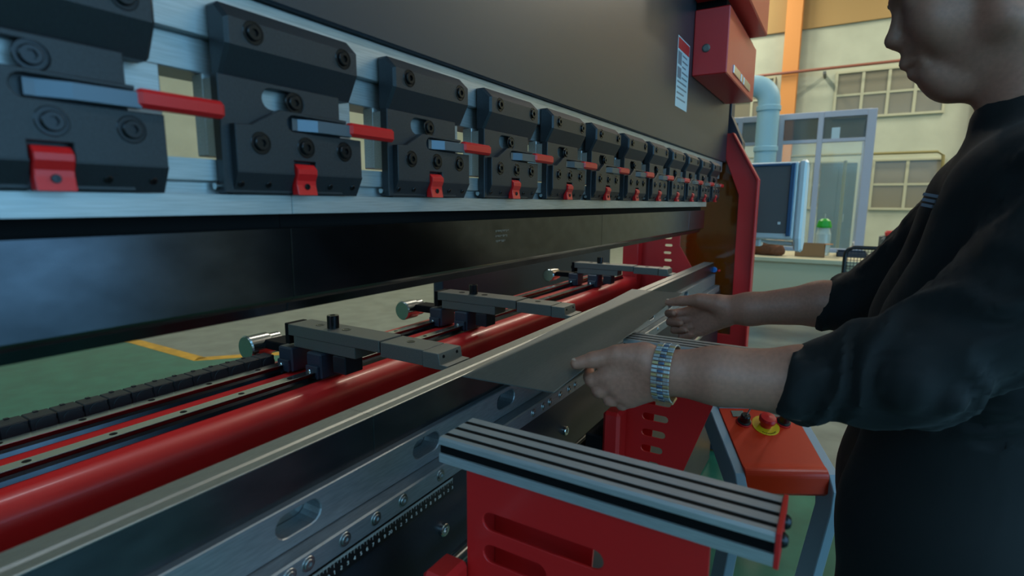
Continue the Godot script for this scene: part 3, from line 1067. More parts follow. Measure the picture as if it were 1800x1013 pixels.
# ---------------------------------------------------------------- back gauge
func back_gauge() -> void:
	var t := thing("back_gauge_beam", "red box beam with two steel rails behind the dies", "beam", Vector3(0.8, H - 0.48, -0.45))
	var b := at_datum(t)
	var prof := []
	var r := 0.035
	for c in [[-0.335 - r, -0.318 - r, 0.0], [-0.60 + r, -0.318 - r, PI / 2], [-0.60 + r, -0.48 + r, PI], [-0.335 - r, -0.48 + r, PI * 1.5]]:
		for k in 7:
			var a: float = c[2] + PI / 2 * k / 6
			prof.append([c[0] + cos(a) * r, c[1] + sin(a) * r])
	# smooth-cornered tube run along x
	var x0 := -0.9
	var x1 := 2.48
	for i in prof.size():
		var p: Array = prof[i]
		var q: Array = prof[(i + 1) % prof.size()]
		var na := corner_normal(prof, i)
		var nb := corner_normal(prof, (i + 1) % prof.size())
		b.quad_s(Vector3(x0, p[1], p[0]), Vector3(x1, p[1], p[0]), Vector3(x1, q[1], q[0]), Vector3(x0, q[1], q[0]), na, na, nb, nb)
	var capn := PackedVector2Array()
	for p in prof: capn.append(Vector2(-p[0], p[1]))
	b.prism(capn, x0 - 0.002, x0, Vector3.ZERO, -ZV, YV)
	b.prism(capn, x1, x1 + 0.002, Vector3.ZERO, -ZV, YV)
	put("box_beam", b, M.red_paint, t)
	for z in [-0.402, -0.498]:
		b = at_datum(t)
		along_x(b, [[z - 0.013, -0.318], [z - 0.013, -0.312], [z - 0.0095, -0.308], [z - 0.0115, -0.302], [z + 0.0115, -0.302], [z + 0.0095, -0.308], [z + 0.013, -0.312], [z + 0.015, -0.318]], -0.85, 2.4, 0.0)
		var rail := put("linear_rail", b, M.tool_dark, t)
		b = at_datum(t)
		b.box(Vector3(-0.85, -0.3022, z - 0.0110), Vector3(2.4, -0.3006, z + 0.0110), 0.0005)
		put("ground_track", b, M.steel_bright, rail)
		for i in 24:
			b = at_datum(t)
			b.lathe([Vector2(0.0052, 0.0), Vector2(0.0048, 0.0003), Vector2(0, 0.0003)], Vector3(0.06 + i * 0.096, -0.3006, z), YV, 14)
			put("bolt_hole", b, M.rubber, rail)
	# energy chain behind the rails: each link a part
	var c := thing("cable_chain", "black plastic cable chain lying along the rear rail", "cable chain", Vector3(0.3, H - 0.318, -0.546))
	var link := MB.new()
	link.box(Vector3(-0.0164, 0.0, -0.017), Vector3(0.0164, 0.029, 0.016), 0.0015)
	link.lathe([Vector2(0.0135, 0), Vector2(0.0135, 0.0008), Vector2(0.0127, 0.0012), Vector2(0, 0.0012)], Vector3(0.003, 0.0145, 0.016), ZV, 20)
	link.box(Vector3(-0.003, 0.029, -0.016), Vector3(0.003, 0.0305, -0.010), 0.0004)
	var lm := link.mesh()
	for i in 31:
		put_mesh("chain_link", lm, M.chain_black, c, Vector3(-0.62 + i * 0.0333, 0, 0))
	# gauge fingers on their carriages
	var labs := ["grey steel back gauge finger nearest the camera, on twin carriages", "grey steel back gauge finger in the middle, on twin carriages", "grey steel back gauge finger farthest off, before the red side plate"]
	var xs := [0.700, 1.176, 2.075]
	var proto: Node3D
	for i in 3:
		var at := Vector3(xs[i] + 0.03, H - 0.30, -0.30)
		if proto:
			copy_of(proto, labs[i], at)
			continue
		proto = thing("back_gauge_finger", labs[i], "back gauge", at, "back gauge fingers")
		var off := Vector3(-0.700, H, 0) - Vector3(0.03, H - 0.30, -0.30)
		var nb := func() -> MB:
			var q := MB.new()
			q.off = off
			return q
		b = nb.call()
		b.box(Vector3(0.700, -0.2425, -0.487), Vector3(0.758, -0.220, -0.236), 0.001)
		put("upper_bar", b, M.gauge_grey, proto)
		b = nb.call()
		b.box(Vector3(0.702, -0.265, -0.474), Vector3(0.756, -0.2425, -0.300), 0.001)
		put("lower_bar", b, M.gauge_grey, proto)
		b = nb.call()
		b.box(Vector3(0.701, -0.2495, -0.234), Vector3(0.760, -0.2225, -0.136), 0.001)
		put("neck", b, M.gauge_grey, proto)
		b = nb.call()
		b.prism(pv([[-0.1345, -0.2505], [-0.082, -0.2505], [-0.082, -0.2420], [-0.098, -0.2415], [-0.101, -0.2235], [-0.1345, -0.2235]]), 0.699, 0.762, Vector3.ZERO, ZV, YV, [], 0.0008)
		var tip := put("finger_tip", b, M.gauge_grey, proto)
		# ZV x YV points to -x, so mirror the tip's place
		tip.position.x = 1.461
		for x in [0.712, 0.749]:
			b = nb.call()
			b.lathe([Vector2(0.0035, 0), Vector2(0.0030, 0.0006), Vector2(0, 0.0006)], Vector3(x - 1.461, -0.231, -0.1000), ZV, 14)
			put("tip_screw", b, M.rubber, tip)
		b = nb.call()
		b.lathe([Vector2(0.0115, 0), Vector2(0.0115, 0.024), Vector2(0.0105, 0.0252), Vector2(0.0055, 0.0252), Vector2(0.0055, 0.020), Vector2(0, 0.020)], Vector3(0.7275, -0.220, -0.385), YV, 24)
		put("locking_knob", b, M.screw_black, proto)
		for z in [-0.425, -0.350]:
			b = nb.call()
			b.lathe([Vector2(0.0085, 0), Vector2(0.0085, 0.0006), Vector2(0.006, 0.0006), Vector2(0.0055, 0.0002), Vector2(0, 0.0002)], Vector3(0.729, -0.220, z), YV, 18)
			put("bar_screw", b, M.screw_black, proto)
		b = nb.call()
		b.lathe([Vector2(0.0075, 0), Vector2(0.0075, 0.0006), Vector2(0.0055, 0.0006), Vector2(0.005, 0.0002), Vector2(0, 0.0002)], Vector3(0.733, -0.2225, -0.190), YV, 18)
		put("neck_screw", b, M.screw_black, proto)
		b = nb.call()
		b.box(Vector3(0.702, -0.262, -0.500), Vector3(0.748, -0.2195, -0.4875), 0.001)
		b.cyl(Vector3(0.716, -0.242, -0.500), Vector3(0.716, -0.242, -0.506), 0.010, 16, 0.002)
		put("end_stop", b, M.rubber, proto)
		for z in [-0.402, -0.488]:
			b = nb.call()
			b.box(Vector3(0.690, -0.316, z - 0.021), Vector3(0.752, -0.2655, z + 0.021), 0.003)
			b.box(Vector3(0.684, -0.314, z - 0.017), Vector3(0.690, -0.290, z + 0.017), 0.001)
			var cr := put("carriage", b, M.panel_navy, proto)
			b = nb.call()
			b.lathe([Vector2(0.004, 0), Vector2(0.004, 0.002), Vector2(0.0025, 0.003), Vector2(0, 0.003)], Vector3(0.684, -0.300, z - 0.004), -XV, 12)
			put("grease_nipple", b, M.steel_bright, cr)
		b = nb.call()
		b.box(Vector3(0.700, -0.300, -0.360), Vector3(0.745, -0.2655, -0.325), 0.002)
		put("clamp_block", b, M.bed_dark, proto)
		b = nb.call()
		b.cyl(Vector3(0.675, -0.281, -0.596), Vector3(0.725, -0.281, -0.596), 0.027, 24, 0.003)
		b.cyl(Vector3(0.725, -0.281, -0.596), Vector3(0.752, -0.281, -0.596), 0.023, 24, 0.002)
		put("motor", b, M.steel_bright, proto)
		b = nb.call()
		b.box(Vector3(0.705, -0.285, -0.575), Vector3(0.755, -0.2655, -0.509), 0.002)
		put("motor_mount", b, M.rubber, proto)
	# red slotted side plate closing the gauge at its far end
	t = thing("slotted_side_plate", "red slotted steel plate at the far end of the back gauge", "side plate", Vector3(2.5, H - 0.48, -0.28))
	b = at_datum(t)
	var hs := []
	for i in 6: hs.append(stadium(Vector2(0.215 + (0.0 if i % 2 else 0.004), -0.13 - 0.034 * i), 0.034, 0.011, 5))
	b.prism(pv([[0.3385, -0.46], [0.3385, -0.02], [0.165, -0.02], [0.165, -0.165], [0.105, -0.262], [0.105, -0.46]]), 2.500, 2.506, Vector3.ZERO, -ZV, YV, hs, 0.001)
	put("web", b, M.red_paint, t)
	b = at_datum(t)
	b.box(Vector3(2.44, -0.46, -0.345), Vector3(2.506, -0.02, -0.337), 0.001)
	b.box(Vector3(2.500, -0.46, -0.430), Vector3(2.506, -0.02, -0.345), 0.001)
	put("flange", b, M.red_paint, t)

func corner_normal(prof: Array, i: int) -> Vector3:
	var k := i % 7
	var c := i / 7
	var a := PI / 2 * c + PI / 2 * k / 6
	return Vector3(0, sin(a), cos(a))

func side_guard() -> void:
	var t := thing("side_guard", "red framed side guard with an amber see-through panel", "guard", Vector3(2.66, H - 0.66, 0.03))
	var b := at_datum(t)
	var outer := [[-0.040, 0.333], [0.002, 0.333], [0.117, 0.127], [0.119, -0.66], [-0.20, -0.66], [-0.20, -0.58], [0.048, -0.58], [0.045, 0.062], [-0.036, 0.262]]
	var q := []
	for p in outer: q.append([p[0], p[1]])
	along_x(b, q, 2.652, 2.664, 0.0015)
	put("frame", b, M.red_paint, t)
	b = at_datum(t)
	along_x(b, [[0.002, 0.333], [0.010, 0.333], [0.125, 0.129], [0.125, -0.66], [0.117, -0.66], [0.117, 0.127]], 2.630, 2.690, 0.0015)
	put("rim", b, M.red_paint, t)
	b = at_datum(t)
	along_x(b, [[-0.21, -0.59], [0.052, -0.59], [0.049, 0.063], [-0.034, 0.27], [-0.21, 0.27]], 2.665, 2.669, 0.0)
	var pn := put("amber_panel", b, M.amber, t)
	pn.set_meta("label", "amber see-through plastic panel")

# ---------------------------------------------------------------- front support arms
func support_arms() -> void:
	var labs := ["aluminium sheet support arm on a red slotted bracket, nearest the camera", "aluminium sheet support arm on a red slotted bracket, behind the worker's near wrist"]
	var base := [Vector3(0.467, 0, 0.0), Vector3(1.005, 0, 0.022)]
	for i in 2:
		var o: Vector3 = base[i]
		var t := thing("support_arm", labs[i], "support arm", Vector3(o.x + 0.034, H - 0.75, 0.2 + o.z), "front support arms")
		var nb := func() -> MB:
			var q := MB.new()
			q.off = o + Vector3(0, H, 0) - t.position
			return q
		# extrusion: outline in (x, y) with T-slots open on top and on the near side, run along z
		var b: MB = nb.call()
		var pr := [[0, -0.264], [0, -0.2535], [0.005, -0.2535], [0.005, -0.2430], [0, -0.2430], [0, -0.2375], [0.0025, -0.235]]
		for x in [0.0125, 0.0315, 0.0505]:
			pr.append_array([[x - 0.0036, -0.235], [x - 0.0036, -0.240], [x + 0.0036, -0.240], [x + 0.0036, -0.235]])
		pr.append_array([[0.0655, -0.235], [0.068, -0.2375], [0.068, -0.264]])
		b.prism(pv(pr), 0.086, 0.427, Vector3.ZERO, XV, YV, [], 0.0003)
		put("extrusion", b, M.aluminium, t)
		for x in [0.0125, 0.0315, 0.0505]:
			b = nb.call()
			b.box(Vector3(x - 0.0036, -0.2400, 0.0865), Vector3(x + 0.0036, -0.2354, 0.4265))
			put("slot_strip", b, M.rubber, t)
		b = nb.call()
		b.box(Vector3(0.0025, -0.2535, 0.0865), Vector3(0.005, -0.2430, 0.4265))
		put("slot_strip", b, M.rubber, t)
		b = nb.call()
		b.box(Vector3(-0.0005, -0.2655, 0.427), Vector3(0.0685, -0.2335, 0.431), 0.0006)
		var ep := put("end_plate", b, M.red_paint, t)
		for x in [0.020, 0.050]:
			b = nb.call()
			b.lathe([Vector2(0.0065, 0), Vector2(0.0062, 0.002), Vector2(0.004, 0.0045), Vector2(0, 0.005)], Vector3(x, -0.250, 0.431), ZV, 18)
			put("plate_screw", b, M.screw_black, ep)
		# folded red bracket: two webs and a back flange, with oblong holes
		b = nb.call()
		var hs := []
		var web := []
		if i == 0:
			hs = [stadium(Vector2(0.2125, -0.318), 0.140, 0.021, 8), stadium(Vector2(0.182, -0.356), 0.078, 0.021, 8), stadium(Vector2(0.175, -0.394), 0.064, 0.021, 8), stadium(Vector2(0.170, -0.432), 0.054, 0.021, 8)]
			web = [[0.121, -0.2645], [0.378, -0.2645], [0.378, -0.325], [0.368, -0.345], [0.270, -0.62], [0.121, -0.62]]
		else:
			hs = [stadium(Vector2(0.235, -0.300), 0.03, 0.012, 6)]
			for k in 6: hs.append(stadium(Vector2(0.158 - k * 0.002, -0.318 - 0.0325 * k), 0.058 - k * 0.004, 0.014, 6))
			web = [[0.095, -0.2645], [0.345, -0.2645], [0.345, -0.278], [0.265, -0.315], [0.165, -0.62], [0.095, -0.62]]
		# outline in (z, y); mirrored because -z is the prism's own axis
		var webv := PackedVector2Array()
		for p in web: webv.append(Vector2(-p[0], p[1]))
		var hsv := []
		for h in hs:
			var hq := PackedVector2Array()
			for p in h: hq.append(Vector2(-p.x, p.y))
			hsv.append(hq)
		b.prism(webv, 0.004, 0.0075, Vector3.ZERO, -ZV, YV, hsv, 0.0006)
		put("bracket_web", b, M.red_paint, t)
		b = nb.call()
		var z0: float = web[0][0]
		var deep: float = 0.135 if i == 0 else 0.050
		along_x(b, [[z0 + 0.004, -0.2645], [z0 + deep, -0.2645], [z0 + deep - 0.02, -0.62], [z0 + 0.004, -0.62]], 0.055, 0.0585, 0.0004)
		put("bracket_web", b, M.red_paint, t)
		b = nb.call()
		b.box(Vector3(0.0075, -0.62, z0 - 0.0005), Vector3(0.0585, -0.2645, z0 + 0.0035), 0.0006)
		put("bracket_flange", b, M.red_paint, t)
		b = nb.call()
		b.box(Vector3(-0.042, -0.56, z0 - 0.030), Vector3(0.004, -0.372, z0 + 0.004), 0.006)
		put("mount_block", b, M.red_paint, t)
		b = nb.call()
		b.box(Vector3(-0.040, -0.490, 0.0515 - o.z), Vector3(0.060, -0.425, z0 - 0.0305), 0.003)
		put("slide_bearing", b, M.rubber, t)

func sheet() -> void:
	var t := thing("metal_sheet", "thin dull grey metal sheet held by the worker with both hands", "metal sheet", Vector3(1.07, H - 0.22, 0.05))
	var b := MB.new()
	b.box(Vector3(-0.449, -0.0008, -0.0705), Vector3(0.449, 0.0008, 0.0705), 0.0003)
	var o := put("plate", b, M.sheet_metal, t)
	o.rotation.y = 0.0625

# ---------------------------------------------------------------- foot control console
func console() -> void:
	var t := thing("control_console", "grey pedestal console with a sloping orange panel, behind the near arm", "console", Vector3(1.55, 0, 0.295))
	t.rotation.y = atan2(0.5, 0.866) # local z = width, local -x = towards the user side
	# local frame: +z along the panel's width, -x down the slope, y up from the floor
	var wz := 0.098
	var yt := H - 0.52
	var b := MB.new()
	var th := []
	for k in 7:
		var a: float = PI / 2 + PI / 2 * k / 6
		th.append([-0.175 + cos(a) * 0.02, yt - 0.096 + sin(a) * 0.02])
	var prof := [[0.0, yt], [-0.165, yt - 0.0735]]
	prof.append_array(th)
	prof.append_array([[-0.195, yt - 0.135], [-0.185, yt - 0.145], [-0.150, yt - 0.145], [0.0, yt - 0.060]])
	b.prism(pv(prof), -wz, wz, Vector3.ZERO, XV, YV, [], 0.001)
	var pn := put("orange_panel", b, M.orange_paint, t)
	for s in [-1.0, 1.0]:
		b = MB.new()
		var z0: float = s * (wz + 0.012) - 0.012
		var o := [[0.035, yt + 0.012], [-0.19, yt - 0.088], [-0.215, yt - 0.120], [-0.212, yt - 0.175], [-0.110, 0.05], [-0.035, 0.05], [-0.145, yt - 0.185], [-0.140, yt - 0.150], [0.035, yt - 0.066]]
		b.prism(pv(o), z0, z0 + 0.024, Vector3.ZERO, XV, YV, [], 0.002)
		put("side_leg", b, M.console_grey, t)
	b = MB.new()
	b.box(Vector3(-0.24, 0.0, -0.18), Vector3(0.12, 0.05, 0.18), 0.006)
	put("foot_plate", b, M.console_grey, t)
	b = MB.new()
	b.box(Vector3(0.0005, yt - 0.055, -wz), Vector3(0.03, yt + 0.010, wz), 0.003)
	put("back_panel", b, M.console_grey, t)
	# controls stand square to the slope
	var nrm := Vector3(-0.0735, 0.165, 0).normalized()
	var on := func(x: float, z: float) -> Vector3: return Vector3(x, yt + x * 0.0735 / 0.165, z)
	b = MB.new()
	b.lathe([Vector2(0.034, 0), Vector2(0.034, 0.0015), Vector2(0.033, 0.002), Vector2(0, 0.002)], on.call(-0.055, 0.004), nrm, 28)
	var yp := put("yellow_ring_plate", b, M.yellow, t)
	b = MB.new()
	b.lathe([Vector2(0.014, 0.002), Vector2(0.014, 0.016), Vector2(0.0205, 0.018), Vector2(0.0215, 0.026), Vector2(0.018, 0.032), Vector2(0.0, 0.034)], on.call(-0.055, 0.004), nrm, 24)
	put("emergency_stop", b, M.red_grip, t)
	b = MB.new()
	for k in 9:
		var a: float = PI + (k - 4) * 0.16
		var c: Vector3 = on.call(-0.055, 0.004) + nrm * 0.0021 + Vector3(cos(a) * 0.026, cos(a) * 0.026 * 0.0735 / 0.165, sin(a) * 0.026)
		b.box(c - Vector3(0.0022, 0.0004, 0.0011), c + Vector3(0.0022, 0.0004, 0.0011))
	put("ring_print", b, M.black_plastic, yp)
	for z in [-0.048, 0.054]:
		b = MB.new()
		var c: Vector3 = on.call(-0.045, z)
		b.lathe([Vector2(0.017, 0), Vector2(0.017, 0.006), Vector2(0.013, 0.008), Vector2(0.012, 0.024), Vector2(0.010, 0.027), Vector2(0, 0.027)], c, nrm, 20)
		var sw := put("selector_switch", b, M.black_plastic, t)
		b = MB.new()
		b.box(Vector3(-0.012, 0.0, -0.016), Vector3(0.010, 0.002, 0.016), 0.0005, Transform3D(Basis(ZV, atan2(0.0735, 0.165)), on.call(-0.018, z - 0.006)))
		put("legend_plate", b, M.steel_bright, sw)
		b = MB.new()
		b.cyl(c + nrm * 0.020, c + nrm * 0.062 + Vector3(0.012, 0.006, 0.018), 0.0022, 10)
		put("lever_stem", b, M.steel_bright, sw)
		b = MB.new()
		b.lathe([Vector2(0.0195, 0), Vector2(0.0195, 0.003), Vector2(0.0175, 0.004), Vector2(0.0171, 0.004)], c, nrm, 20)
		put("switch_collar", b, M.red_grip, sw)
		b = MB.new()
		b.ball(c + nrm * 0.066 + Vector3(0.0134, 0.0065, 0.020), Vector3.ONE * 0.0078, 16)
		put("lever_ball", b, M.black_plastic, sw)

# ---------------------------------------------------------------- the worker
func person() -> void:
	var px := 1.08
	var t := thing("person", "worker in a black sweater with pushed-up sleeves feeding the sheet", "person", Vector3(px, 0, 0.66))
	var V := func(x: float, y: float, z: float) -> Vector3: return Vector3(x, y, z)
	# head axes: tilted forward to look at the sheet
	var tilt := deg_to_rad(25.0)
	var up := Vector3(0, cos(tilt), -sin(tilt))
	var fw := Vector3(0, -sin(tilt), -cos(tilt))
	var ho := Vector3(px, 0.350, 0.575)
	var hb := Basis(XV, up, -fw)
	var hp := func(x: float, v: float, w: float) -> Vector3: return ho + XV * x + up * v + fw * w
	var skin := at_datum(t)
	# trunk and limbs, coarse
	var f := Field.new(Vector3(0.70, -0.62, 0.24), Vector3(1.42, 0.24, 0.88), 0.012)
	f.cap(Vector3(px, -0.45, 0.63), Vector3(px, 0.05, 0.68), 0.10, 0.10, 0.03)
	f.cap(Vector3(px - 0.15, 0.06, 0.69), Vector3(px + 0.15, 0.06, 0.69), 0.05, 0.05, 0.03)
	f.cap(Vector3(px, 0.08, 0.67), hp.call(0, -0.09, -0.035), 0.054, 0.050, 0.03)
	f.cap(Vector3(0.90, 0.05, 0.70), Vector3(0.81, -0.185, 0.53), 0.045, 0.040, 0.02)
	f.cap(Vector3(1.26, 0.05, 0.68), Vector3(1.335, -0.165, 0.53), 0.045, 0.040, 0.02)
	f.into(skin)
	# near forearm and hand in one fine grid
	f = Field.new(Vector3(0.700, -0.300, 0.105), Vector3(0.858, -0.135, 0.545), 0.0040)
	f.cap(Vector3(0.810, -0.187, 0.53), Vector3(0.800, -0.206, 0.430), 0.044, 0.046, 0.02)
	f.cap(Vector3(0.800, -0.206, 0.430), Vector3(0.776, -0.208, 0.325), 0.046, 0.037, 0.02)
	f.cap(Vector3(0.776, -0.208, 0.325), Vector3(0.762, -0.212, 0.245), 0.037, 0.0320, 0.02, Vector3(1.2, 1, 1))
	hand(f, Vector3(0.762, -0.214, 0.245), [
		[Vector3(0.745, -0.2240, 0.180), Vector3(0.740, -0.2345, 0.154), Vector3(0.757, -0.2355, 0.143), Vector3(0.774, -0.2320, 0.136)],
		[Vector3(0.746, -0.2380, 0.187), Vector3(0.742, -0.2490, 0.166), Vector3(0.762, -0.2530, 0.155), Vector3(0.780, -0.2450, 0.151)],
		[Vector3(0.751, -0.2510, 0.198), Vector3(0.748, -0.2620, 0.181), Vector3(0.766, -0.2630, 0.171), Vector3(0.782, -0.2560, 0.167)],
		[Vector3(0.757, -0.2590, 0.210), Vector3(0.755, -0.2680, 0.197), Vector3(0.770, -0.2685, 0.189), Vector3(0.784, -0.2620, 0.186)]],
		[Vector3(0.757, -0.1930, 0.224), Vector3(0.747, -0.1925, 0.189), Vector3(0.738, -0.2020, 0.157), Vector3(0.729, -0.2095, 0.133)], 0.020)
	f.into(skin)
	# far forearm and hand, palm towards the camera
	f = Field.new(Vector3(1.265, -0.315, 0.085), Vector3(1.392, -0.115, 0.545), 0.0042)
	f.cap(Vector3(1.335, -0.166, 0.53), Vector3(1.330, -0.185, 0.43), 0.043, 0.046, 0.02)
	f.cap(Vector3(1.330, -0.185, 0.43), Vector3(1.318, -0.209, 0.290), 0.046, 0.034, 0.02)
	f.cap(Vector3(1.318, -0.209, 0.290), Vector3(1.316, -0.214, 0.250), 0.034, 0.032, 0.02, Vector3(1.2, 1, 1))
	hand(f, Vector3(1.317, -0.218, 0.246), [
		[Vector3(1.329, -0.2260, 0.172), Vector3(1.329, -0.2370, 0.133), Vector3(1.311, -0.2370, 0.112), Vector3(1.296, -0.2325, 0.128)],
		[Vector3(1.330, -0.2440, 0.172), Vector3(1.328, -0.2570, 0.133), Vector3(1.309, -0.2575, 0.117), Vector3(1.291, -0.2535, 0.146)],
		[Vector3(1.328, -0.2610, 0.178), Vector3(1.325, -0.2755, 0.142), Vector3(1.306, -0.2760, 0.129), Vector3(1.290, -0.2680, 0.158)],
		[Vector3(1.323, -0.2750, 0.188), Vector3(1.319, -0.2895, 0.157), Vector3(1.302, -0.2890, 0.148), Vector3(1.292, -0.2780, 0.172)]],
		[Vector3(1.306, -0.2020, 0.222), Vector3(1.301, -0.1960, 0.182), Vector3(1.303, -0.2030, 0.143), Vector3(1.305, -0.2100, 0.112)], 0.018)
	f.into(skin)
	# head
	f = Field.new(ho + Vector3(-0.105, -0.26, -0.165), ho + Vector3(0.105, 0.165, 0.165), 0.0045)
	f.ell(hp.call(0, 0.030, -0.020), Vector3(0.074, 0.098, 0.098), hb, 0.02)
	f.ell(hp.call(0, -0.048, 0.026), Vector3(0.061, 0.092, 0.066), hb, 0.02)
	for s in [-1.0, 1.0]:
		f.cap(hp.call(0, -0.127, 0.064), hp.call(s * 0.056, -0.090, -0.005), 0.021, 0.022, 0.02)
		f.cap(hp.call(s * 0.056, -0.090, -0.005), hp.call(s * 0.064, -0.020, -0.015), 0.022, 0.016, 0.02)
		f.ell(hp.call(s * 0.036, -0.045, 0.060), Vector3(0.026, 0.036, 0.026), hb, 0.02)
		f.cap(hp.call(s * 0.008, 0.016, 0.080), hp.call(s * 0.045, 0.018, 0.062), 0.011, 0.011, 0.015)
		f.cap(hp.call(s * 0.009, -0.046, 0.096), hp.call(s * 0.0165, -0.047, 0.088), 0.0080, 0.0078, 0.007)
		f.ell(hp.call(s * 0.076, -0.015, -0.022), Vector3(0.010, 0.032, 0.019), hb, 0.008)
		f.ell(hp.call(s * 0.032, -0.006, 0.068), Vector3(0.014, 0.010, 0.014), hb, 0.008)
		f.cap(hp.call(s * 0.004, -0.066, 0.0885), hp.call(s * 0.018, -0.068, 0.078), 0.0135, 0.0135, 0.012)
		f.cap(hp.call(0, -0.0765, 0.1025), hp.call(s * 0.022, -0.083, 0.086), 0.0080, 0.0060, 0.007)
		f.cap(hp.call(0, -0.0955, 0.0985), hp.call(s * 0.021, -0.089, 0.085), 0.0080, 0.0060, 0.006)
	f.cap(hp.call(0, 0.000, 0.083), hp.call(0, -0.035, 0.1040), 0.0085, 0.0110, 0.012)
	f.cap(hp.call(0, -0.035, 0.1040), hp.call(0, -0.046, 0.0980), 0.0110, 0.0085, 0.008)
	f.cap(hp.call(-0.012, -0.112, 0.080), hp.call(0.012, -0.112, 0.080), 0.0190, 0.0190, 0.014)
	f.ell(hp.call(0, -0.129, 0.070), Vector3(0.026, 0.021, 0.021), hb, 0.016)
	f.cap(hp.call(0, -0.134, 0.050), hp.call(0, -0.125, -0.010), 0.024, 0.040, 0.03)
	f.cap(hp.call(0, -0.10, -0.035), Vector3(px, 0.09, 0.668), 0.054, 0.056, 0.03)
	f.into(skin)
	put("body", skin, M.skin, t)
	# nails
	for q in [[Vector3(0.7285, -0.2035, 0.1335), Vector3(0.0055, 0.0022, 0.0066)], [Vector3(1.3048, -0.2026, 0.1120), Vector3(0.0055, 0.0016, 0.0060)]]:
		var nbm := at_datum(t)
		nbm.ball(q[0], q[1], 14)
		put("thumbnail", nbm, M.nail, t)
	# hair cap and brows
	f = Field.new(ho + Vector3(-0.12, -0.12, -0.19), ho + Vector3(0.12, 0.19, 0.19), 0.007)
	f.ell(hp.call(0, 0.050, -0.034), Vector3(0.083, 0.096, 0.096), hb, 0.012)
	f.ell(hp.call(0, 0.005, -0.062), Vector3(0.078, 0.090, 0.066), hb, 0.012)
	f.keep_below(hp.call(0, 0.072, 0.050), (fw * 0.80 - up * 0.60).normalized(), AABB(ho - Vector3.ONE, Vector3.ONE * 2))
	for s in [-1.0, 1.0]:
		f.cap(hp.call(s * 0.074, 0.03, 0.0), hp.call(s * 0.072, -0.012, 0.002), 0.008, 0.006, 0.006)
	var hm := at_datum(t)
	f.into(hm)
	for s in [-1.0, 1.0]:
		hm.ball(hp.call(s * 0.028, 0.021, 0.084), Vector3(0.019, 0.0040, 0.007), 12)
	put("hair", hm, M.hair, t)
	# sweater: trunk, shoulders and sleeves pushed up to the elbows
	var noise := FastNoiseLite.new()
	noise.seed = 4
	noise.frequency = 9.0
	noise.fractal_octaves = 2
	f = Field.new(Vector3(0.66, -0.70, 0.36), Vector3(1.50, 0.235, 0.92), 0.0105)
	for s in [-1.0, 1.0]:
		f.cap(Vector3(px + s * 0.085, 0.02, 0.668), Vector3(px + s * 0.085, -0.18, 0.632), 0.105, 0.115, 0.05)
		f.cap(Vector3(px + s * 0.085, -0.18, 0.632), Vector3(px + s * 0.080, -0.46, 0.614), 0.115, 0.122, 0.05)
		f.cap(Vector3(px + s * 0.080, -0.46, 0.614), Vector3(px + s * 0.085, -0.60, 0.620), 0.122, 0.130, 0.05)
	f.cap(Vector3(px - 0.15, 0.055, 0.69), Vector3(px + 0.15, 0.055, 0.69), 0.078, 0.078, 0.05)
	f.cap(Vector3(px, 0.07, 0.677), Vector3(px, 0.140, 0.663), 0.090, 0.064, 0.04)
	# near sleeve
	f.cap(Vector3(0.900, 0.040, 0.705), Vector3(0.850, -0.085, 0.640), 0.082, 0.074, 0.03)
	f.cap(Vector3(0.850, -0.085, 0.640), Vector3(0.808, -0.170, 0.530), 0.074, 0.066, 0.03)
	f.cap(Vector3(0.808, -0.170, 0.530), Vector3(0.800, -0.205, 0.425), 0.066, 0.0535, 0.03)
	# far sleeve
	f.cap(Vector3(1.260, 0.050, 0.68), Vector3(1.330, -0.150, 0.535), 0.078, 0.066, 0.03)
	f.cap(Vector3(1.330, -0.150, 0.535), Vector3(1.328, -0.184, 0.452), 0.066, 0.054, 0.03)
	f.ripple(func(p: Vector3) -> float:
		var arm := 1.0 if (p.x < 0.885 or p.x > 1.275) else 0.12
		if p.y < -0.28: arm = 0.06
		var along := (p.z * 0.80 - p.y * 0.45)
		var wob := noise.get_noise_3d(p.x * 0.6, p.y * 0.6, p.z * 0.6)
		return arm * (0.0050 * sin(along * 135.0 + wob * 11.0) + 0.009 * wob), 0.03)
	# cuffs and hem cut clean
	f.keep_below(Vector3(0.80, -0.205, 0.402), Vector3(0, 0.22, -0.97).normalized(), AABB(Vector3(0.68, -0.40, 0.30), Vector3(0.20, 0.40, 0.16)))
	f.keep_below(Vector3(1.33, -0.184, 0.428), Vector3(0, 0.22, -0.97).normalized(), AABB(Vector3(1.25, -0.40, 0.30), Vector3(0.20, 0.40, 0.18)))
	f.keep_below(Vector3(0, -0.645, 0), -YV, AABB(Vector3(0.6, -0.9, 0.3), Vector3(1, 0.5, 1)))
	var sw := at_datum(t)
	f.into(sw)
	var so := put("sweater", sw, M.sweater, t)
	# small light chest badge with illegible print
	var bb := at_datum(t)
	var bt := Transform3D(Basis(XV, 0.25) * Basis(YV, 0.75), Vector3(1.015, 0.030, 0.5555))
	for k in 3:
		bb.box(Vector3(-0.013 + k * 0.001, 0.006 - k * 0.0075, -0.002), Vector3(0.011 - k * 0.002, 0.0105 - k * 0.0075, 0.0008), 0.0003, bt)
	put("badge", bb, M.badge, so)
	# trousers and shoes
	f = Field.new(Vector3(0.84, -1.16, 0.44), Vector3(1.32, -0.50, 0.80), 0.014)
	for s in [-1.0, 1.0]:
		f.cap(Vector3(px + s * 0.075, -0.56, 0.615), Vector3(px + s * 0.095, -0.80, 0.625), 0.100, 0.080, 0.03)
		f.cap(Vector3(px + s * 0.095, -0.80, 0.625), Vector3(px + s * 0.11, -1.13, 0.655), 0.080, 0.062, 0.03)
	var tr := at_datum(t)
	f.into(tr)
	put("trousers", tr, M.trousers, t)
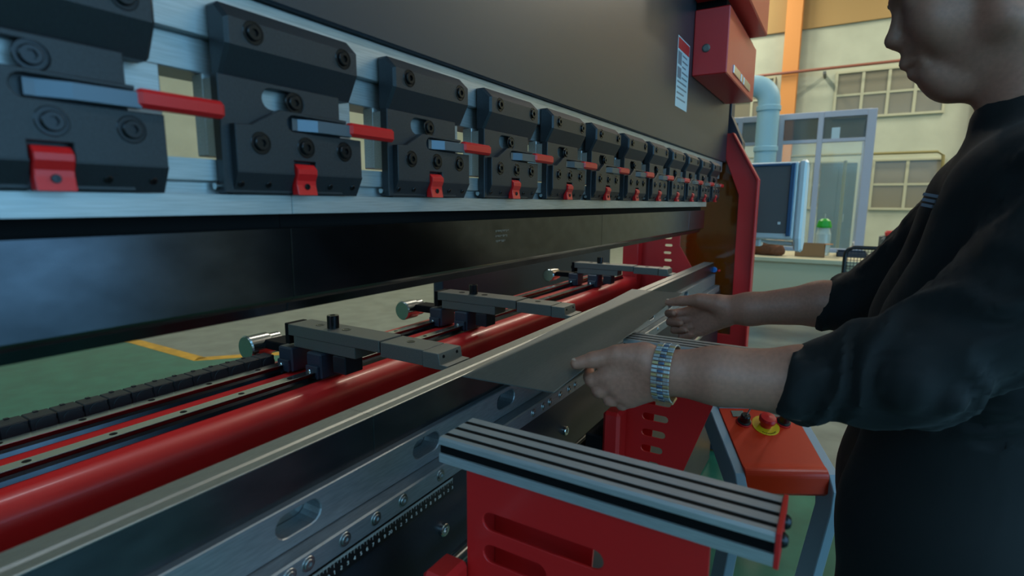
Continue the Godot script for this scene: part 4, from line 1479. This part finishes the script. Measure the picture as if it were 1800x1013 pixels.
	for s in [-1.0, 1.0]:
		f = Field.new(Vector3(px + s * 0.115 - 0.08, -1.235, 0.43), Vector3(px + s * 0.115 + 0.08, -1.06, 0.77), 0.010)
		f.cap(Vector3(px + s * 0.11, -1.145, 0.665), Vector3(px + s * 0.125, -1.165, 0.52), 0.052, 0.042, 0.03)
		f.cap(Vector3(px + s * 0.11, -1.15, 0.675), Vector3(px + s * 0.11, -1.10, 0.660), 0.050, 0.050, 0.03)
		f.keep_below(Vector3(0, -1.2, 0), -YV, AABB(Vector3(0.6, -1.3, 0.3), Vector3(1, 0.3, 1)))
		var sh := at_datum(t)
		f.into(sh)
		put("shoe", sh, M.shoe, t)

func hand(f: Field, wrist: Vector3, fingers: Array, thumb: Array, wr: float) -> void:
	var rr := [0.0098, 0.0102, 0.0096, 0.0084]
	for i in 4:
		var q: Array = fingers[i]
		var side := wrist.lerp(q[0], 0.12) + Vector3(0, (1.5 - i) * 0.009, 0)
		f.cap(side, q[0], wr, 0.0130 if i < 3 else 0.0118, 0.014)
	for i in 4:
		var q: Array = fingers[i]
		var r: float = rr[i]
		f.cap(q[0], q[1], r + 0.0012, r + 0.0004, 0.0035)
		f.cap(q[1], q[2], r + 0.0004, r - 0.0006, 0.0030)
		f.cap(q[2], q[3], r - 0.0006, r - 0.0018, 0.0025)
	f.cap(wrist.lerp(thumb[0], 0.35), thumb[0], 0.020, 0.0185, 0.014)
	f.cap(thumb[0], thumb[1], 0.0195, 0.0140, 0.012)
	var t0: Vector3 = thumb[0]
	var f0: Vector3 = fingers[0][0]
	f.cap(t0.lerp(thumb[1], 0.6), f0.lerp(fingers[0][1], 0.3), 0.0140, 0.0105, 0.012)
	f.cap(thumb[1], thumb[2], 0.0138, 0.0118, 0.006)
	f.cap(thumb[2], thumb[3], 0.0118, 0.0086, 0.004)

func watch() -> void:
	var t := thing("wristwatch", "steel and gold link bracelet watch on the worker's near wrist", "watch", Vector3(0.7645, H - 0.2115, 0.257))
	var rx := 0.0340
	var ry := 0.0390
	var n := 46
	for k in n:
		var a := TAU * k / n
		var c := Vector3(cos(a) * rx, sin(a) * ry, 0)
		var nn := Vector3(cos(a) / rx, sin(a) / ry, 0).normalized()
		var tg := Vector3(-nn.y, nn.x, 0)
		var bs := Transform3D(Basis(nn, tg, nn.cross(tg)), c)
		if a > PI * 1.42 and a < PI * 1.62:
			continue
		var b := MB.new()
		b.box(Vector3(0.0, -0.0021, -0.0125), Vector3(0.0026, 0.0021, -0.0042), 0.0006, bs)
		b.box(Vector3(0.0, -0.0021, 0.0042), Vector3(0.0026, 0.0021, 0.0125), 0.0006, bs)
		var l := put("link", b, M.gold if k % 3 == 1 else M.link_steel, t)
		b = MB.new()
		b.box(Vector3(0.0, -0.0019, -0.0040), Vector3(0.0031, 0.0019, 0.0040), 0.0008, bs)
		put("center_link", b, M.link_blue if k % 2 else M.link_steel, l)
	var cb := MB.new()
	var ct := Transform3D(Basis(ZV, PI * 1.52), Vector3(cos(PI * 1.52) * rx, sin(PI * 1.52) * ry, 0))
	cb.box(Vector3(0.0, -0.0115, -0.0135), Vector3(0.0040, 0.0115, 0.0135), 0.0012, ct)
	put("clasp", cb, M.gold, t)
	cb = MB.new()
	cb.lathe([Vector2(0.016, 0), Vector2(0.018, 0.002), Vector2(0.018, 0.006), Vector2(0.0155, 0.008), Vector2(0, 0.008)], Vector3(rx + 0.0005, 0.004, 0), XV, 28)
	put("watch_case", cb, M.steel_bright, t)

# ---------------------------------------------------------------- control pendant
func monitor() -> void:
	var t := thing("control_monitor", "flat control monitor in a pale blue housing beyond the red guard", "monitor", Vector3(3.0, H - 0.2, 0.18))
	t.rotation.y = deg_to_rad(-8.0)
	var b := MB.new()
	b.off = Vector3(0, 0.2, 0)
	# housing outline seen from the side (x depth, y), run along z
	b.prism(rounded(Vector2(-0.02, -0.15), Vector2(0.05, 0.225), 0.015), -0.145, 0.075, Vector3.ZERO, XV, YV, [], 0.004)
	put("housing", b, M.white_plastic, t)
	b = MB.new()
	b.off = Vector3(0, 0.2, 0)
	b.box(Vector3(-0.0235, -0.118, -0.135), Vector3(-0.018, 0.205, 0.045), 0.001)
	put("screen", b, M.screen_dark, t)
	b = MB.new()
	b.off = Vector3(0, 0.2, 0)
	b.box(Vector3(-0.030, -0.13, 0.045), Vector3(-0.018, 0.217, 0.066), 0.003)
	b.box(Vector3(-0.030, 0.205, -0.140), Vector3(-0.018, 0.217, 0.045), 0.003)
	put("bezel", b, M.bezel_blue, t)
	b = MB.new()
	b.off = Vector3(0, 0.2, 0)
	b.box(Vector3(-0.026, -0.075, 0.005), Vector3(-0.0234, -0.062, 0.018), 0.0005)
	put("status_sticker", b, M.white_plastic, t)
	b = MB.new()
	b.off = Vector3(0, 0.2, 0)
	b.prism(pv([[-0.02, 0.225], [0.02, 0.235], [0.05, 0.20], [0.07, -0.16], [0.045, -0.21], [0.0, -0.20], [-0.02, -0.14]]), 0.076, 0.112, Vector3.ZERO, XV, YV, [], 0.010)
	put("side_cheek", b, M.white_plastic, t)
	b = MB.new()
	b.off = Vector3(0, 0.2, 0)
	b.tube([Vector3(0.03, -0.17, 0.07), Vector3(0.05, -0.165, -0.05), Vector3(0.05, -0.15, -0.12), Vector3(0.05, -0.24, -0.15)], 0.012, 12)
	b.box(Vector3(0.02, -0.19, -0.13), Vector3(0.08, -0.145, -0.08), 0.006)
	put("swing_arm", b, M.white_plastic, t)
	b = MB.new()
	b.off = Vector3(0, 0.2, 0)
	b.cyl(Vector3(0.05, -1.2, -0.15), Vector3(0.05, -0.24, -0.15), 0.02, 16)
	put("post", b, M.white_plastic, t)

# ---------------------------------------------------------------- things beyond the machine
func background() -> void:
	var b: MB
	# cream desk
	var t := thing("work_desk", "long cream desk behind the control monitor", "desk", Vector3(5.9, 0, 0.6))
	b = in_hall(t)
	b.box(Vector3(5.45, 0.705, -0.55), Vector3(6.3, 0.745, 1.75), 0.005)
	put("desk_top", b, M.desk_cream, t)
	b = in_hall(t)
	b.box(Vector3(5.50, 0.14, -0.50), Vector3(5.53, 0.705, 1.70), 0.003)
	put("front_panel", b, M.desk_cream, t)
	for z in [-0.50, 1.66]:
		b = in_hall(t)
		b.box(Vector3(5.53, 0.0, z), Vector3(6.25, 0.705, z + 0.04), 0.003)
		put("side_panel", b, M.desk_cream, t)
	# things on the desk (top at 0.745)
	t = thing("cardboard_box", "small open brown cardboard box on the cream desk", "box", Vector3(5.75, 0.745, 0.22))
	b = in_hall(t)
	b.box(Vector3(5.68, 0.745, 0.10), Vector3(5.685, 0.865, 0.34), 0.001)
	b.box(Vector3(5.815, 0.745, 0.10), Vector3(5.82, 0.865, 0.34), 0.001)
	b.box(Vector3(5.68, 0.745, 0.10), Vector3(5.82, 0.865, 0.105), 0.001)
	b.box(Vector3(5.68, 0.745, 0.335), Vector3(5.82, 0.865, 0.34), 0.001)
	b.box(Vector3(5.68, 0.745, 0.10), Vector3(5.82, 0.75, 0.34), 0.001)
	put("carton", b, M.cardboard, t)
	b = in_hall(t)
	b.box(Vector3(5.66, 0.862, 0.34), Vector3(5.80, 0.866, 0.40), 0.001)
	put("flap", b, M.cardboard, t)
	t = thing("brown_bundle", "crumpled brown paper bundle on the desk under the monitor", "bundle", Vector3(5.7, 0.745, -0.15))
	var f := Field.new(Vector3(-0.2, -0.03, -0.22), Vector3(0.2, 0.3, 0.22), 0.016)
	f.ell(Vector3(0, 0.09, 0), Vector3(0.11, 0.11, 0.11), Basis.IDENTITY, 0.03)
	f.ell(Vector3(-0.04, 0.05, 0.09), Vector3(0.08, 0.07, 0.08), Basis.IDENTITY, 0.03)
	f.ell(Vector3(0.02, 0.06, -0.10), Vector3(0.08, 0.07, 0.07), Basis.IDENTITY, 0.03)
	var nz := FastNoiseLite.new()
	nz.seed = 2
	nz.frequency = 14.0
	f.ripple(func(p: Vector3) -> float: return 0.022 * nz.get_noise_3dv(p), 0.06)
	f.keep_below(Vector3.ZERO, -YV, AABB(Vector3(-1, -1, -1), Vector3(2, 2, 2)))
	b = MB.new()
	f.into(b)
	put("wrapping", b, M.brown_cloth, t)
	t = thing("spray_bottle", "clear bottle with a bright green cap on the desk", "bottle", Vector3(5.95, 0.745, 0.31))
	b = MB.new()
	b.lathe([Vector2(0, 0), Vector2(0.060, 0), Vector2(0.064, 0.01), Vector2(0.064, 0.20), Vector2(0.05, 0.245), Vector2(0.045, 0.26), Vector2(0, 0.26)], Vector3.ZERO, YV, 24)
	put("bottle_body", b, M.bottle_clear, t)
	b = MB.new()
	b.lathe([Vector2(0, 0.26), Vector2(0.062, 0.26), Vector2(0.064, 0.275), Vector2(0.05, 0.325), Vector2(0.025, 0.345), Vector2(0, 0.345)], Vector3.ZERO, YV, 24)
	put("cap", b, M.cap_green, t)
	t = thing("desk_tray", "low dark blue tray lying on the desk beside the bottle", "tray", Vector3(6.0, 0.745, 0.55))
	b = in_hall(t)
	b.box(Vector3(5.85, 0.745, 0.43), Vector3(6.15, 0.755, 0.67), 0.003)
	for q in [[5.85, 5.86, 0.43, 0.67], [6.14, 6.15, 0.43, 0.67], [5.85, 6.15, 0.43, 0.44], [5.85, 6.15, 0.66, 0.67]]:
		b.box(Vector3(q[0], 0.745, q[2]), Vector3(q[1], 0.79, q[3]), 0.002)
	put("shell", b, M.panel_navy, t)
	t = thing("bench_tool", "small dark bench machine with a red top beyond the office chair", "tool", Vector3(6.1, 0.745, 0.9))
	b = in_hall(t)
	b.box(Vector3(5.97, 0.745, 0.72), Vector3(6.23, 0.79, 1.08), 0.01)
	b.cyl(Vector3(6.1, 0.79, 0.80), Vector3(6.1, 0.94, 0.80), 0.045, 16, 0.01)
	b.box(Vector3(6.0, 0.83, 0.77), Vector3(6.2, 0.93, 1.04), 0.02)
	put("tool_body", b, M.cabinet_grey, t)
	b = in_hall(t)
	b.box(Vector3(6.01, 0.93, 0.80), Vector3(6.18, 0.985, 0.97), 0.015)
	put("tool_cover", b, M.label_red, t)
	# office chair with a net back
	t = thing("office_chair", "dark office chair with a net back before the desk", "chair", Vector3(4.6, 0, 0.72))
	b = MB.new()
	var fr := []
	for p in rounded(Vector2(-0.23, 0.58), Vector2(0.23, 0.92), 0.06): fr.append(Vector3(0, p.y, p.x))
	fr.append(fr[0])
	b.tube(fr, 0.014, 10)
	put("back_frame", b, M.black_plastic, t)
	b = MB.new()
	for i in 22: b.box(Vector3(-0.002, 0.59, -0.215 + i * 0.02), Vector3(0.002, 0.91, -0.211 + i * 0.02))
	for i in 15: b.box(Vector3(-0.002, 0.595 + i * 0.021, -0.22), Vector3(0.002, 0.599 + i * 0.021, 0.22))
	var net := put("net_back", b, M.panel_navy, t)
	net.set_meta("kind", "stuff")
	b = MB.new()
	b.box(Vector3(0.04, 0.42, -0.23), Vector3(0.48, 0.48, 0.23), 0.025)
	put("seat", b, M.black_plastic, t)
	b = MB.new()
	b.tube([Vector3(0, 0.60, 0), Vector3(0.02, 0.44, 0), Vector3(0.12, 0.40, 0), Vector3(0.26, 0.40, 0)], 0.018, 10)
	b.cyl(Vector3(0.26, 0.08, 0), Vector3(0.26, 0.42, 0), 0.025, 14)
	put("stem", b, M.black_plastic, t)
	for k in 5:
		var a := TAU * k / 5
		b = MB.new()
		b.tube([Vector3(0.26, 0.10, 0), Vector3(0.26 + cos(a) * 0.28, 0.07, sin(a) * 0.28)], 0.018, 8)
		b.cyl(Vector3(0.26 + cos(a) * 0.28, 0.028, sin(a) * 0.28 - 0.02), Vector3(0.26 + cos(a) * 0.28, 0.028, sin(a) * 0.28 + 0.02), 0.028, 12)
		put("caster_leg", b, M.black_plastic, t)
	# glass booth
	t = thing("glass_booth", "glazed office booth with lilac grey frame before the far wall", "booth", Vector3(9.6, 0, -0.2))
	var bz := [-1.14, -0.98, -0.42, 0.08, 0.68]
	for i in 5:
		b = in_hall(t)
		var w := 0.11 if i == 4 else 0.07
		b.box(Vector3(9.0, 0, bz[i] - w / 2), Vector3(9.08, 2.50, bz[i] + w / 2), 0.006)
		put("post", b, M.frame_lilac, t)
	for y in [0.55, 2.08, 2.42]:
		b = in_hall(t)
		b.box(Vector3(9.008, y, -1.14), Vector3(9.072, y + (0.085 if y > 2.2 else 0.05), 0.68), 0.006)
		put("rail", b, M.frame_lilac, t)
	for i in 4:
		for q in [[0.60, 2.08, M.glass], [2.13, 2.42, M.glass_grey]]:
			b = in_hall(t)
			b.box(Vector3(9.035, q[0], bz[i] + 0.03), Vector3(9.041, q[1], bz[i + 1] - 0.03))
			put("pane", b, q[2], t)
		b = in_hall(t)
		b.box(Vector3(9.03, 0.0, bz[i] + 0.03), Vector3(9.05, 0.55, bz[i + 1] - 0.03))
		put("lower_panel", b, M.white_plastic, t)
	b = in_hall(t)
	b.box(Vector3(9.08, 2.42, 0.63), Vector3(11.0, 2.50, 0.72), 0.006)
	b.box(Vector3(9.08, 0.55, 0.63), Vector3(11.0, 0.60, 0.72), 0.006)
	b.box(Vector3(10.95, 0.0, 0.63), Vector3(11.02, 2.50, 0.72), 0.006)
	put("side_rail", b, M.frame_lilac, t)
	# things behind the booth's glass
	t = thing("tall_cabinet", "tall dark grey cabinet behind the booth glass", "cabinet", Vector3(10.2, 0, 0.35))
	b = in_hall(t)
	b.box(Vector3(9.9, 0, 0.10), Vector3(10.5, 1.85, 0.58), 0.01)
	put("carcass", b, M.cabinet_grey, t)
	for z in [0.11, 0.345]:
		b = in_hall(t)
		b.box(Vector3(9.88, 0.08, z), Vector3(9.90, 1.80, z + 0.225), 0.004)
		var dr := put("door", b, M.cabinet_grey, t)
		b = in_hall(t)
		b.box(Vector3(9.86, 0.95, z + 0.10), Vector3(9.88, 1.08, z + 0.12), 0.003)
		put("handle", b, M.steel_bright, dr)
	t = thing("yellow_pole", "thin yellow pole standing in the glass booth", "pole", Vector3(9.4, 0, 0.42))
	b = MB.new()
	b.cyl(Vector3(0, 0.02, 0), Vector3(0, 1.85, 0), 0.022, 12, 0.004)
	b.cyl(Vector3(0, 0, 0), Vector3(0, 0.02, 0), 0.10, 18, 0.004)
	put("tube", b, M.pipe_yellow, t)
	t = thing("paper_notice", "pale green notice stuck to the upper booth glass", "notice", Vector3(9.03, 2.1, 0.27))
	b = in_hall(t)
	b.box(Vector3(9.026, 2.10, 0.22), Vector3(9.03, 2.28, 0.32), 0.001)
	put("paper", b, M.label_white, t)
	# blue duct with an elbow
	t = thing("ventilation_duct", "thick light blue pipe with an elbow beside the orange column", "pipe", Vector3(8.6, 0, -0.66))
	b = in_hall(t)
	var pts := [Vector3(8.6, 0.0, -0.56), Vector3(8.6, 2.62, -0.56)]
	for k in 8:
		var a := PI / 2 * (k + 1) / 8
		pts.append(Vector3(8.6, 2.62 + sin(a) * 0.24, -0.56 - (1 - cos(a)) * 0.24))
	pts.append(Vector3(8.6, 2.86, -2.2))
	b.tube(pts, 0.145, 24)
	put("duct", b, M.duct_blue, t)
	for y in [2.50, 1.95]:
		b = in_hall(t)
		b.cyl(Vector3(8.6, y, -0.56), Vector3(8.6, y + 0.07, -0.56), 0.16, 24, 0.006)
		put("collar", b, M.duct_blue, t)
	b = in_hall(t)
	b.cyl(Vector3(8.6, 2.86, -0.90), Vector3(8.6, 2.86, -0.82), 0.16, 24, 0.006)
	put("collar", b, M.duct_blue, t)
	# pipes along the far wall
	t = thing("wall_pipe", "thin red pipe running along the far wall under the upper windows", "pipe", Vector3(14.6, 4.2, 0))
	b = in_hall(t)
	b.tube([Vector3(14.58, 3.02 + H, -1.6), Vector3(14.58, 3.04 + H, 5.5)], 0.032, 12)
	put("tube", b, M.pipe_red, t)
	for z in [-0.2, 2.3, 4.6]:
		b = in_hall(t)
		b.box(Vector3(14.55, 2.90 + H, z), Vector3(15.0, 2.97 + H, z + 0.06), 0.004)
		put("bracket", b, M.cabinet_grey, t)
	t = thing("wall_pipe", "thin yellow pipe running along the far wall above the lower windows", "pipe", Vector3(14.7, 2.3, 0))
	b = in_hall(t)
	b.tube([Vector3(14.7, 1.13 + H, -2.5), Vector3(14.7, 1.13 + H, 2.05), Vector3(14.7, 1.05 + H, 2.15), Vector3(14.7, 0.2 + H, 2.2)], 0.03, 10)
	put("tube", b, M.pipe_yellow, t)
